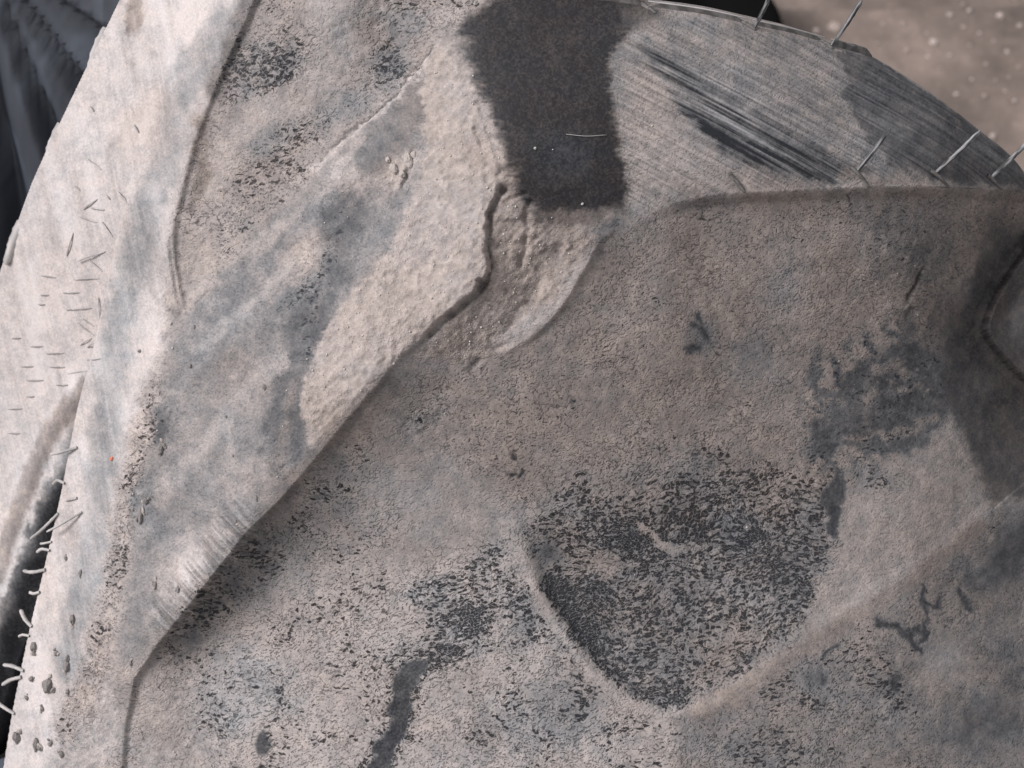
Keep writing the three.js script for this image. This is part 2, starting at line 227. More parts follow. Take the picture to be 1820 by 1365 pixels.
blob([[-50.8,127.7]], 10, 24, -38, { d: 0.55, t: 0.45, w: 0.15, p: 0.02, g: 0.05 }, 0.5);
blob([[-67.9,112]], 8, 14, -45, { d: 0.5, t: 0.1 }, 0.7);
blob([[-157.8,-87.9]], 28, 16, 45, { t: 0.75, d: 0.88, w: 0.6, g: 0.2 }, 0.9);
blob([[-175.1,-21.7]], 6, 14, -15, { t: 0, d: 0.3, p: 0.4, g: 0.8 }, 0.7);
blob([[-184.8,-55.7]], 10, 16, -15, { t: 0.0, d: 0.45, g: 0.9 }, 0.8);
blob([[-188,-26.2]], 8, 18, -15, { t: 1, d: 0.95, w: 0.5, g: 0.8 }, 0.7);
stroke([[-35.6,162.4],[-47.5,149],[-59.9,135.4],[-85,116.5],[-96.3,105.2]], 1.8, 1.2, { w: 0.6, t: 0.8, d: 1, g: 1 }, 0.9);
stroke([[-38.3,163.2],[-50.3,149.8],[-62.7,136.2],[-87.4,117.4]], 0.9, 0.8, { d: 0.35, t: 0.5, w: 0 }, 0.8);
for (const [pl, r, set] of [[[[-155.3,17.3],[-132.3,33.8],[-106.6,58.1]], 3, { d: 0.9, t: 0.6, w: 0.5 }], [[[-161.1,-4.9],[-140.5,11.7],[-120.3,22.6]], 4, { d: 0.6, t: 0.5, w: 0.25 }], [[[-170.4,-49.6],[-151.7,-32.4],[-131.4,-4.8],[-111.3,11.5]], 4, { d: 0.86, t: 0.6, w: 0.48 }], [[[-119,-53.4],[-110.4,-31.6],[-105.1,-4.7]], 3, { d: 0.6, t: 0.7, w: 0.2, p: 0.2 }], [[[-128.9,17.1],[-114.8,33.5],[-95,49.5]], 3, { p: 0.3, d: 0.55, t: 0.2 }], [[[-118.5,72.3],[-95.9,88.3],[-73.7,118]], 3, { d: 0.92, t: 0.7, w: 0.5, g: 0.6 }], [[[-135.7,53.3],[-112.6,66.6],[-87.3,90.7]], 4, { d: 0.6, t: 0.15, w: 0.3 }], [[[-84.1,71.2],[-94.8,44],[-97.6,11.5]], 4, { p: 0.34, g: 0.7 }]]) stroke(pl, r, 2.5, set, 0.7);
// thick dust on the crest
fill([[-29.6,166.7],[-18.7,147.6],[-7.9,118.4],[-1.3,100.9],[-7.9,87.7],[-12.1,74.5],[-12.1,52.8],[-20.6,42.3],[-55.8,10],[-98,-32.9],[-99.9,-4.7],[-94.3,16.8],[-83.3,32.9],[-59,65],[-44.1,94.3],[-40.2,115.9],[-45.4,139.9],[-37.8,157.1]], 1.3, { d: 1, t: 0.9, w: 0.3, p: 0, g: 0.95, s: 0 });
fill([[-1.3,98.2],[-7.9,87.2],[-11.1,74.5],[-10.5,53.3],[-18.5,40.3],[-45.2,14],[-18.8,8.7],[5.4,20.5],[24.1,38.1],[42.1,68.7],[23.8,77.5],[10.6,82.6]], 4, { d: 0.95, t: 1, w: 0.08, p: 0.12, g: 1 });
stroke([[37.4,59.4],[24,39.4],[8,24.8],[-5.4,19.4]], 4, 3, { w: 0.42, t: 0.65, d: 1, g: 0.4, p: 0.03 });
blob([[-82.8,-16.7]], 14, 9, 50, { t: 1, w: 0.08, d: 0.95 }, 0.8); blob([[-93.7,-10]], 6, 12, 0, { t: 1, w: 0.25 }, 0.9); blob([[-85.7,11.4]], 10, 14, 20, { t: 1, w: 0.3 }, 0.9); blob([[-17.2,112]], 10, 20, 10, { t: 1, w: 0.22 }, 0.9);
// bare, damp hump of rubber
fill([[-25.5,172.1],[-8.1,183.4],[13.5,191.8],[59.4,192.3],[71.3,175.6],[56.3,169.1],[48.1,158.4],[46.6,144.6],[50,128.3],[52.7,112.4],[56,94],[54,82.9],[34.5,82.4],[13.2,80],[4,89.1],[-0.5,100.9],[-6.6,118.4],[-16,147.5]], 9, { d: 0.45, t: 0.8, w: 0.05, g: 0.4 }, 0.8);
fill([[-25.5,172.1],[-8.1,183.4],[13.5,191.8],[59.4,192.3],[71.3,175.6],[56.3,169.1],[48.1,158.4],[46.6,144.6],[50,128.3],[52.7,112.4],[56,94],[54,82.9],[34.5,82.4],[13.2,80],[4,89.1],[-0.5,100.9],[-6.6,118.4],[-16,147.5]], 3.5, { d: 0.03, t: 0.7, w: 0, p: 0.3, g: 0.18, s: 0 });
blob([[26.5,107.9]], 22, 16, 0, { t: 0, d: 0.1 }, 0.9);
stroke([[59.1,175.3],[75.3,170.1],[88.9,167.8]], 6, 6, { d: 0.35, t: 0.4 }, 0.7);
blob([[46.7,73.3]], 9, 5, 0, { t: 0, d: 0.35, p: 0.3 }, 0.7);
blob([[26.5,78.9]], 24, 6, 0, { d: 0.4, t: 0.9, g: 0.7 }, 0.8);
// top of the lug with wiped streaks
fill([[56.3,166.9],[91.9,176.4],[157,165.4],[180.6,161.8],[222.1,135.7],[278.3,106.2],[279.6,102],[179,97.1],[91.6,90.4],[58.9,78.4],[55.5,94],[50,128.3],[47.6,155.6]], 2, { d: 0.7, t: 0.35, w: 0.14, p: 0.08, g: 0.08, s: 0.3 });
fill([[53.4,152.9],[69.5,142.3],[88.3,118.4],[104.9,102.9],[133,97],[161.7,96],[91.5,90.9],[58.9,77.8],[56.6,94],[50.5,128.4]], 6, { d: 0.88, t: 0.75, w: 0.25, p: 0.1, g: 0.25, s: 0.35 });
blob([[91.6,162.3]], 30, 9, -22, { t: 0.6, d: 0.72, w: 0.2 }, 0.9);
fill([[61.6,160],[77.8,154.9],[113.1,132.6],[143.9,114.2],[167.1,104.8],[158.7,97],[138.5,100.6],[113.1,109.7],[95.1,123.9],[81.6,139.8],[69.5,147.7]], 5, { d: 0.36, t: 0.05, w: 0.05, p: 0.05, g: 0.1, s: 1 });
fill([[74.8,138.3],[85.6,133.1],[104.7,118.8],[132.6,107.6],[158.7,97.8],[141.4,99.1],[113.2,105.8],[93.8,118.5]], 3, { d: 0.14, t: 0.0, s: 0.9 });
fill([[156.4,164.8],[160.1,157],[165.5,145.8],[159.4,139.8],[167.2,130.9],[174.2,118.7],[184.5,108.1],[209.3,99.8],[279.5,102.2],[277,111.5],[222.2,138.6],[180.6,161.8]], 1.2, { d: 0.3, t: 0.2, w: 0, p: 0.02, g: 0.04, s: 0.3 });
blob([[179.6,144.4]], 22, 14, -25, { d: 0.22, t: 0.1 }, 0.9);
stroke([[161.4,101.9],[178.9,99.2],[190.9,98.1]], 4, 4, { d: 0.85, t: 1, g: 0.5 }, 0.9);
stroke([[91.6,89.8],[133.2,93.1],[179,96.3],[222.5,97.9]], 1.2, 0.8, { d: 0.9, t: 0.7, w: 0.45 });
// shaded flank of the lug
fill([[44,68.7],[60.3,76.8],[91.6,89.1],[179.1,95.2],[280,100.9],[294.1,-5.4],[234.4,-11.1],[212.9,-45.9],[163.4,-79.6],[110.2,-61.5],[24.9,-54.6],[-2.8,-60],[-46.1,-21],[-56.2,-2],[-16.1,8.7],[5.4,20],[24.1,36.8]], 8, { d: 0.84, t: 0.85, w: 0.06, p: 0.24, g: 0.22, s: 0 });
for (const [q, rx, ry, k] of [["a", 24, 16, 0.5], ["b", 30, 18, 0.5]]) blob(q === 'a' ? [[136,50.7]] : [[122.9,17.5]], rx, ry, 30, { t: 0.15, d: 0.68 }, 0.95, k);
blob([[93.5,22.7]], 12, 14, 30, { p: 0.3, t: 0.2, d: 0.7 }, 0.9);
blob([[207.7,66.2]], 30, 26, 30, { d: 0.55, t: 0.55, g: 0.6 }, 0.9);
blob([[180.1,83.8]], 24, 10, 0, { d: 0.55, t: 0.6 }, 0.9);
stroke([[209,58],[205.3,48.1],[201.6,42.4]], 1.6, 1.2, { d: 0.05, t: 0.9 });
stroke([[204.6,39.6],[201.8,34.7]], 1.2, 1, { d: 0.1, t: 0.9 });
blob([[188.9,32.2]], 16, 20, 40, { t: 0.95, d: 0.9, w: 0.15 }, 0.9);
// just below the crest
stroke([[-95.1,-53.7],[-121.1,-81.9],[-147.4,-110.6],[-163.4,-137.4]], 12, 9, { d: 0.5, t: 0.5, w: 0, p: 0.5 }, 0.85);  // shadow side of the crest, painted in as dark brown
stroke([[-58.8,-2],[-77.8,-23.5],[-94.6,-42.6],[-114,-61.7]], 7, 5, { d: 0.7, t: 0.75, w: 0, p: 0.05, g: 0.2 });  // shadow band under the ridge, put into the dust colour
blob([[-158.8,-131.4]], 12, 10, 40, { d: 0.22, t: 0.3, p: 0.1 }, 0.8);
blob([[-40.7,-15.6]], 18, 8, 30, { g: 0.9, p: 0.35, t: 0.5 }, 0.8);
blob([[-84.3,-45.6]], 34, 18, 40, { p: 0.38, w: 0.2, d: 0.85 }, 0.8);
blob([[-85.6,-76.7]], 46, 20, 20, { p: 0.3, w: 0.25, d: 0.85 }, 0.8);
// floor of the wide groove
fill([[-163.7,-140.4],[-97.1,-88.1],[-41.6,-85.3],[-2.8,-76.8],[13.9,-105.1],[42,-144.9],[78.8,-165.3],[140,-210.7],[-202.1,-211.4],[-194.9,-172.8],[-188,-150.5]], 16, { d: 0.9, t: 0.7, w: 0.46, p: 0.3, g: 0.22, s: 0 });
blob([[-173.4,-175.5]], 26, 40, 0, { t: 0.85, w: 0.35, g: 0.6, p: 0.12 }, 0.9);
blob([[-135.6,-146.2]], 20, 22, 40, { p: 0.36, t: 0.3, g: 0.4 }, 1, 0.8);
blob([[-138.7,-163.5]], 46, 20, 30, { p: 0.36, t: 0.25, d: 0.8 }, 1, 0.7);
blob([[14,-167.2]], 60, 26, 10, { p: 0.42, t: 0.3, d: 0.78, w: 0.25 }, 1, 0.8);
blob([[5.6,-113.4]], 14, 24, 0, { p: 0.5, t: 0.1, d: 0.65 }, 0.9);
blob([[25.2,-155.9]], 22, 30, -20, { p: 0.48, t: 0.2, d: 0.7 }, 1, 0.8);
stroke([[-8.3,-83.8],[-25,-96.5],[-44.6,-105.1]], 5, 5, { p: 0.7, d: 0.8, t: 0.3 });
fill([[-48.7,-102.3],[-22.2,-90.8],[-2.8,-88],[-8.4,-116.2],[-22.4,-139],[-42,-144.8],[-61.6,-139.4],[-41.9,-122.1]], 10, { p: 0.6, d: 0.82, t: 0.4 });
blob([[-22.3,-117.7]], 18, 9, 5, { p: 0.95, d: 0.8, t: 0.15 }, 0.9);
blob([[-30.7,-134.8]], 14, 7, 10, { p: 0.9, d: 0.8, t: 0.3 }, 0.9);
stroke([[-46.2,-140.6],[-53.2,-147.8],[-55.5,-159.1],[-57.5,-173.3],[-64.6,-186.1],[-73.2,-207.6]], 8, 2, { p: 0.6 });
stroke([[-46.2,-140.6],[-53.2,-147.8],[-55.5,-159.1],[-57.5,-173.3],[-64.6,-186.1],[-73.2,-207.6]], 5, 0.8, { p: 0.15, d: 0.1, t: 0.02, g: 0.1 });
blob([[-125.8,-181.7]], 4, 6, -20, { d: 0.12, t: 0.1 }, 0.4);
blob([[-98.3,-128.4]], 50, 8, 5, { p: 0.42 }, 0.9);
// pan with the crazed dust
fill([[5.5,-76.9],[13.9,-103.7],[39.2,-140.7],[58.9,-156.4],[68.8,-161.7],[82.5,-165.1],[96,-163.6],[110.5,-155.7],[145.6,-130.6],[163.4,-111.1],[169.4,-79.7],[163.2,-56.6],[118.6,-47.3],[66.8,-49.4],[24.9,-57.4]], 14, { d: 0.82, p: 0.58, t: 0.45, w: 0.14, g: 0.25 });
blob([[75.3,-46.7]], 60, 20, 8, { p: 0.5, t: 0.5, d: 0.75 }, 0.95);
blob([[121.8,-55.9]], 30, 18, 10, { p: 0.48, t: 0.75 }, 0.9);
blob([[58.8,-77.8]], 30, 15, -10, { p: 0.95, d: 0.7, t: 0.1 }, 0.9);
blob([[90.1,-66.9]], 26, 14, 20, { p: 0.8, d: 0.7, t: 0.5 }, 0.9);
blob([[119.4,-78.9]], 30, 18, -20, { p: 0.78, d: 0.7, t: 0.1 }, 0.9);
blob([[140,-93.6]], 24, 24, -20, { p: 0.7, d: 0.7, t: 0.2 }, 0.9);
stroke([[20.9,-102.4],[30.8,-118.1],[39.2,-130.9]], 8, 6, { p: 1.1, d: 0.7, t: 0.05 });
blob([[42.1,-105.8]], 14, 14, 0, { p: 0.9, d: 0.7, t: 0.1 }, 0.9);
stroke([[47.6,-145],[61.8,-155.1],[81.7,-159.2]], 5, 5, { p: 0.9, d: 0.7, t: 0.1 });
blob([[16.7,-84.1]], 9, 9, 0, { p: 0.3, d: 0.35, t: 0 }, 0.9);
stroke([[64.4,-72.1],[81.9,-84]], 2, 2, { d: 0.95, p: 0.05, t: 0.8, w: 0.2 });
blob([[107.9,-135.6]], 24, 12, 40, { t: 0.85, p: 0.35 }, 0.9);
blob([[44.8,-88.9]], 16, 10, 0, { t: 0.9, p: 0.25, d: 0.85 }, 0.9);
stroke([[4.2,-83.9],[12.5,-103.7],[39.2,-142.1],[57.5,-158.6],[78.8,-166.7],[104.7,-162]], 4, 3, { d: 0.92, p: 0.12, t: 0.65, w: 0.38 }, 0.85);
// dark splotch on the right of the flank, dusty fan below it, bare rubber of the recess with painted shade
torn([[162.4,0.7],[180.6,12.2],[206.1,21],[234.5,12.6],[232.5,-15.5],[214.9,-32.9],[187.6,-35.6],[170.6,-30.8],[160,-37],[152.4,-30.6],[152.8,-17.8],[168.8,-13.6]], 2, { d: 0.22, t: 0.1, w: 0, p: 0.12, g: 0.35 }, 0.2);
torn([[146.8,12],[198.4,35.2],[241.8,18.7],[234,-23],[187.5,-42.6],[148.1,-42]], 8, { d: 0.4, t: 0.15, w: 0, p: 0.3, g: 0.35 }, 0.47);
fill([[161.5,-37.9],[169.2,-48],[169,-69.6],[166.4,-79],[162.2,-75.2],[155.8,-57.9],[164.6,-46.5]], 1, { d: 0.2, t: 0.05, w: 0, p: 0.05 });
for (const [pl, r] of [[[[169,-26.5],[175.2,-28.6],[187.6,-25.8]], 1.6], [[[190.7,-26.7],[206.8,-24.3],[220.3,-18.4]], 2.4], [[[185.5,7.9],[200,10],[203.4,6]], 3], [[[181.1,-7.3],[184.9,-5]], 2.6], [[[200.3,-2.2],[213.6,-0.4]], 1.6]]) stroke(pl, r, 1.5, { d: 0.78, t: 0.8, w: 0.05 }, 0.8);
blob([[234.1,24.5]], 22, 40, 20, { d: 0.4, t: 0.6, w: 0 }, 0.9, 0.8);  // shade of the recess spreading over the flank, painted in
blob([[261.8,75.1]], 22, 24, 20, { d: 0.3, t: 0.6, w: 0 }, 0.9, 0.8);
fill([[230.7,-15.5],[255.9,-66.6],[199.6,-99.9],[145.6,-132],[154.6,-108],[169.4,-81.1],[170.7,-53.8],[193.8,-39.8],[216.5,-34.4]], 4, { d: 0.88, t: 0.72, w: 0.18, p: 0.14, g: 0.2 });
blob([[187.5,-48.3]], 20, 10, -10, { p: 0.3, d: 0.7, t: 0.4 }, 0.9);
fill([[285.7,85],[263.8,80.8],[246.8,62.8],[230.3,27.3],[227.4,9.6],[232.5,-15.5],[255.9,-65.1],[265.3,-59.5],[326.3,-68.2],[318.9,86.6]], 6, { d: 0.24, t: 0.6, w: 0, p: 0.02, g: 0.1 });
stroke([[280.4,64.8],[267.2,49.3],[257.2,35.5],[255.6,27.9]], 5, 4, { d: 0.08, t: 0.8 }, 0.7);  // shaded undercut of the recess wall, put into the colour
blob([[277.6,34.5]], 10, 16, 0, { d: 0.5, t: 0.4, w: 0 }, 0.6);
// rubber below the pan on the right
fill([[255.9,-68.7],[199.5,-101.1],[145.6,-133.4],[101.8,-160.5],[81.6,-166.7],[82,-231.1],[338.2,-253.6],[345.1,-68.9]], 4, { d: 0.76, t: 0.6, w: 0.14, p: 0.26, g: 0.15 });
stroke([[93.1,-165.2],[119.2,-151.2],[151.5,-132.2],[199.6,-104],[246.8,-75.1]], 4.5, 3, { d: 0.85, t: 0.95, w: 0.02, p: 0.05 }, 0.9);
blob([[175.6,-160.5]], 60, 32, -10, { p: 0.46, t: 0.3, d: 0.68, g: 0.3 }, 1, 0.85);
blob([[125,-181.1]], 40, 18, -10, { p: 0.48, t: 0.35, d: 0.7 }, 0.9);
blob([[155.9,-149.5]], 7, 7, 0, { d: 0.28, t: 0, p: 0.2 }, 0.8); blob([[197.3,-154.5]], 5, 4, -40, { d: 0.2, t: 0 }, 0.6);
blob([[269.5,-90.1]], 30, 18, 40, { d: 0.2, t: 0.1, p: 0 }, 0.7);
blob([[250.6,-181.3]], 44, 22, 15, { d: 0.36, t: 0.2, p: 0.1 }, 0.9); blob([[269,-150.4]], 20, 22, 15, { d: 0.42, t: 0.3 }, 0.9);
blob([[226.7,-146.5]], 28, 18, 30, { d: 0.9, t: 0.6, w: 0.22, p: 0.02 }, 0.9);
blob([[206.1,-112.5]], 16, 8, 30, { d: 0.85, t: 0.65, w: 0.1 }, 0.9);
for (const pl of [[[187.9,-119.2],[189.8,-122.8],[199.9,-124.4],[203.8,-129.4],[209.2,-136.8],[213.2,-138.9]], [[203.8,-129.4],[210.3,-126.8],[215.7,-132.6]], [[212.5,-105.5],[214.4,-118.9],[215.7,-130.8],[211.7,-133.4]], [[233.9,-108.5],[241.2,-118.1]], [[216,-113.1],[221.1,-115.8],[222.8,-112.4]], [[157.4,-138.1],[166.3,-133.5]]]) stroke(pl, 1.7, 1.1, { d: 0.16, t: 0.05, p: 0 });
blob([[245.7,-103.5]], 12, 8, 0, { d: 0.4, t: 0.2 }, 0.8); blob([[233,-96.6]], 14, 8, 30, { d: 0.5, t: 0.4 }, 0.8);
// chips where the dust has come away
for (const [q] of [[[[88.2,29.4],[93.4,25.4],[95.8,22.7]]], [[[85.6,15],[89.6,17.7],[92.4,19.4]]], [[[90.4,33.6],[93.4,29.5]]]]) stroke(q, 1.6, 1.2, { d: 0.15, t: 0, p: 0 });
for (const q of [[[1.1,-34.4]], [[0,-43.8]], [[4.1,-44.7]], [[29.5,-8]]]) blob(q, 2.4, 1.6, 30, { d: 0.05, t: 0.5 }, 0.5);

function field(k, u, v) {
  const A = F[k], x = clamp(u + FU / 2 - 0.5, 0, FU - 1.01), y = clamp(v + FV / 2 - 0.5, 0, FV - 1.01), i = x | 0, j = y | 0, fx = x - i, fy = y - j, q = j * FU + i;
  return (A[q] * (1 - fx) + A[q + 1] * fx) * (1 - fy) + (A[q + FU] * (1 - fx) + A[q + FU + 1] * fx) * fy;
}
const TW = 2048, TH = 1638, CW = 580, CH = CW * TH / TW;    // texture, and the millimetres it covers
const colour = new Uint8Array(TW * TH * 4), height = new Uint8Array(TW * TH * 4), rough = new Uint8Array(TW * TH * 4);
const s8 = (x) => { x = clamp(x); return 255 * (x <= 0.0031308 ? 12.92 * x : 1.055 * Math.pow(x, 1 / 2.4) - 0.055); };
for (let j = 0; j < TH; j++) for (let i = 0; i < TW; i++) {
  const u = ((i + 0.5) / TW - 0.5) * CW, v = ((j + 0.5) / TH - 0.5) * CH;
  const n1 = fbm(u * 0.16 + 9, v * 0.16, 3) - 0.5, n2 = fbm(u * 0.16 + 70, v * 0.16 + 40, 3) - 0.5;
  const n3 = noise(u * 0.8, v * 0.8) - 0.5, n4 = noise(u * 0.8 + 50, v * 0.8 + 20) - 0.5;
  const wu = u + n1 * 6 + n3 * 1.6, wv = v + n2 * 6 + n4 * 1.6;   // ragged outlines
  const fe = u > -48 && u < 110 && v > 70 ? (fbm(u * 0.16 + 5, v * 0.75, 4) - 0.5) * 6 * ss(110, 75, u) * ss(70, 80, v) : 0; let d = field('d', wu + fe, wv), t = field('t', wu, wv), w = field('w', wu, wv); const p = field('p', wu, wv), g = field('g', wu, wv), s = field('s', wu, wv);
  const fine = fbm(u * 1.3, v * 1.3, 3), mid = fbm(u * 0.22 + 31, v * 0.22 + 11, 4), grain = noise(u * 2.9, v * 2.9), broad = fbm(u * 0.05 + 81, v * 0.07 - u * 0.02 + 3, 4), broad2 = fbm(u * 0.045 + 11, v * 0.06 + u * 0.02 + 63, 4);
  // pits and crazing in the dust: small torn openings, stretched a little across the groove
  const cu = u * 1.2 + v * 0.3 + (noise(u * 0.5, v * 0.5 + 90) - 0.5) * 2.2 + (noise(u * 0.05, v * 0.05 + 9) - 0.5) * 9, cv = v * 1.5 - u * 0.25 + (noise(u * 0.5 + 33, v * 0.5) - 0.5) * 2.2 + (noise(u * 0.05 + 40, v * 0.05) - 0.5) * 9;
  const c1 = fbm(cu * 0.34, cv * 0.46, 2), c2 = noise(cu * 0.95 + 8, cv * 1.15);
  const patch = ss(0.36, 0.62, fbm(u * 0.06 + 21, v * 0.08 + 87, 3)), pe = p * mix(0.45 + 0.85 * patch, 1.02, ss(0.42, 0.58, p));
  const open = 0.5 * c1 + 0.5 * c2; let pit = 1 - ss(Math.min(pe, 0.62) * 0.76 - 0.04, Math.min(pe, 0.62) * 0.76 + 0.02, open);
  if (pe > 0.34) {                                           // crazed: openings the shape of little plates, thin walls of dust between
    const [f1, f2, id] = cell(cu * 0.38 + 9, cv * 0.56 + 4), keep = ss(0.34, 0.5, pe);
    const plateOpen = id < (pe - 0.3) * 1.5 * (0.6 + 0.8 * c1) ? ss(0.05, 0.14, f2 - f1) : 0;
    pit = Math.max(pit * (1 - 0.6 * keep) * ss(0.02, 0.12, f2 - f1), plateOpen);
  }
  // wiped streaks along the lug
  const a = -0.46, su = u * Math.cos(a) + v * Math.sin(a), sv = -u * Math.sin(a) + v * Math.cos(a);
  const streakA = fbm(su * 0.03 + 5, sv * 1.1, 3) - 0.5, streakB = (fbm(u * 0.13 + v * 0.033 + 3, v * 0.022 - u * 0.008, 4) - 0.5) * ss(0.3, 0.65, broad) * 1.3 + (fbm(u * 0.9 + v * 0.2 + 3, v * 0.03 - u * 0.008, 2) - 0.5) * 0.25;
  const onTop = u > 30 && v > 60;
  const streak = onTop ? streakA : streakB;
  { const [f1, f2] = cell(cu * 0.17 + 3, cv * 0.2 + 31), ck = (1 - ss(0.015, 0.06, f2 - f1)) * ss(0.5, 0.62, noise(u * 0.12 + 5, v * 0.12 + 61)) * ss(0.08, 0.2, p) * ss(0.5, 0.8, d); pit = Math.max(pit, ck * 0.75); }   // hair cracks in the dried film
  const fk = 0.6 * noise(cu * 0.8 + 60, cv * 1.1 + 7) + 0.4 * noise(cu * 1.9, cv * 2.4), fleck = ss(0.72 - 0.16 * broad, 0.76 - 0.15 * broad, fk) * (0.35 + 0.65 * ss(0.2, 0.5, p + 0.15 * broad)) * ss(0.25, 0.6, d) * (p > 0.02 ? 1 : 0);
  const r = field('r', wu, wv), rs = u * 0.65 + v * 0.76, rq = u * 0.76 - v * 0.65, rid = r > 0.01 ? r * (fbm(rs * 0.75 + rq * 0.02, rq * 0.045 + 3, 3) - 0.5) * 2 : 0;
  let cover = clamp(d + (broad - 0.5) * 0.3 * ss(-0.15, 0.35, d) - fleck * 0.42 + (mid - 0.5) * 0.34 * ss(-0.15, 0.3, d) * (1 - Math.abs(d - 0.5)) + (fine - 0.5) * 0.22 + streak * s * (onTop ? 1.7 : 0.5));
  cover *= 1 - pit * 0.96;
  t = clamp(t + (mid - 0.5) * 0.7 + (fine - 0.5) * 0.2); w = clamp(w + (mid - 0.5) * 0.35 + (grain - 0.5) * 0.16 + streak * s * 0.9);
  w = clamp(w + rid * 1.1); t = clamp(t + (broad2 - 0.5) * 0.7);
  const lump = fbm(u * 0.42 + 60, v * 0.42 + 8, 3);
  // dust: grey film to pinkish beige, pale where thick
  const b = mix(0.225, 0.5, w) * (0.8 + 0.4 * (0.45 * grain + 0.55 * fine)) * (1 - 0.5 * g * (0.52 - lump));
  const tc = t * (1 - 0.45 * w), dr = b * mix(0.985, 1.125, tc), dg = b * mix(0.985, 0.945, tc), db = b * mix(1.0, 0.84, tc);
  const rb = 0.02 * (0.8 + 0.5 * fine), rr = rb * mix(0.92, 1.12, t), rg = rb * mix(1, 0.95, t), rbl = rb * mix(1.18, 0.95, t);
  const speck = grain > 0.93 && g > 0.3 ? 1.25 : 1;
  const k = (j * TW + i) * 4, cc = cover;
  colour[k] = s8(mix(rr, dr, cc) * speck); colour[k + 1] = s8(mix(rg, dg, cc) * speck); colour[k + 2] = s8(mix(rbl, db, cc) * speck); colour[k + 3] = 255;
  const rug = 0.25 + 1.1 * ss(0.35, 0.65, fbm(u * 0.035 + 5, v * 0.045 + 55, 3));
  const H = 0.3 + 0.34 * cover + rug * 0.3 * (grain - 0.5) * (0.06 + g) + rug * 0.22 * (fine - 0.5) * (0.06 + g) - 0.5 * fleck + rid * 0.8;
  height[k] = height[k + 1] = height[k + 2] = 255 * clamp(H); height[k + 3] = 255;
  const R = mix(0.62, 0.97, ss(0.05, 0.5, cover));
  rough[k] = 0; rough[k + 1] = 255 * R; rough[k + 2] = 0; rough[k + 3] = 255;
}
function texture(data, w, h, srgb, repeat) {
  const t = new THREE.DataTexture(data, w, h); t.magFilter = THREE.LinearFilter; t.minFilter = THREE.LinearFilter;
  if (srgb) t.colorSpace = THREE.SRGBColorSpace;
  if (repeat) t.wrapS = t.wrapT = THREE.RepeatWrapping;
  t.needsUpdate = true; return t;
}
const treadMaterial = new THREE.MeshPhysicalMaterial({ specularIntensity: 0.45, map: texture(colour, TW, TH, true), bumpMap: texture(height, TW, TH), bumpScale: 0.0008, roughnessMap: texture(rough, TW, TH), roughness: 1, metalness: 0 });

function mottle(n, lo, hi, sc, tint) {
  const d = new Uint8Array(n * n * 4);
  for (let j = 0; j < n; j++) for (let i = 0; i < n; i++) { const q = ss(0.35, 0.7, fbm(i * sc, j * sc, 3)), b = mix(lo, hi, q), k = (j * n + i) * 4; d[k] = s8(b * tint[0]); d[k + 1] = s8(b * tint[1]); d[k + 2] = s8(b * tint[2]); d[k + 3] = 255; }
  return texture(d, n, n, true, true);
}

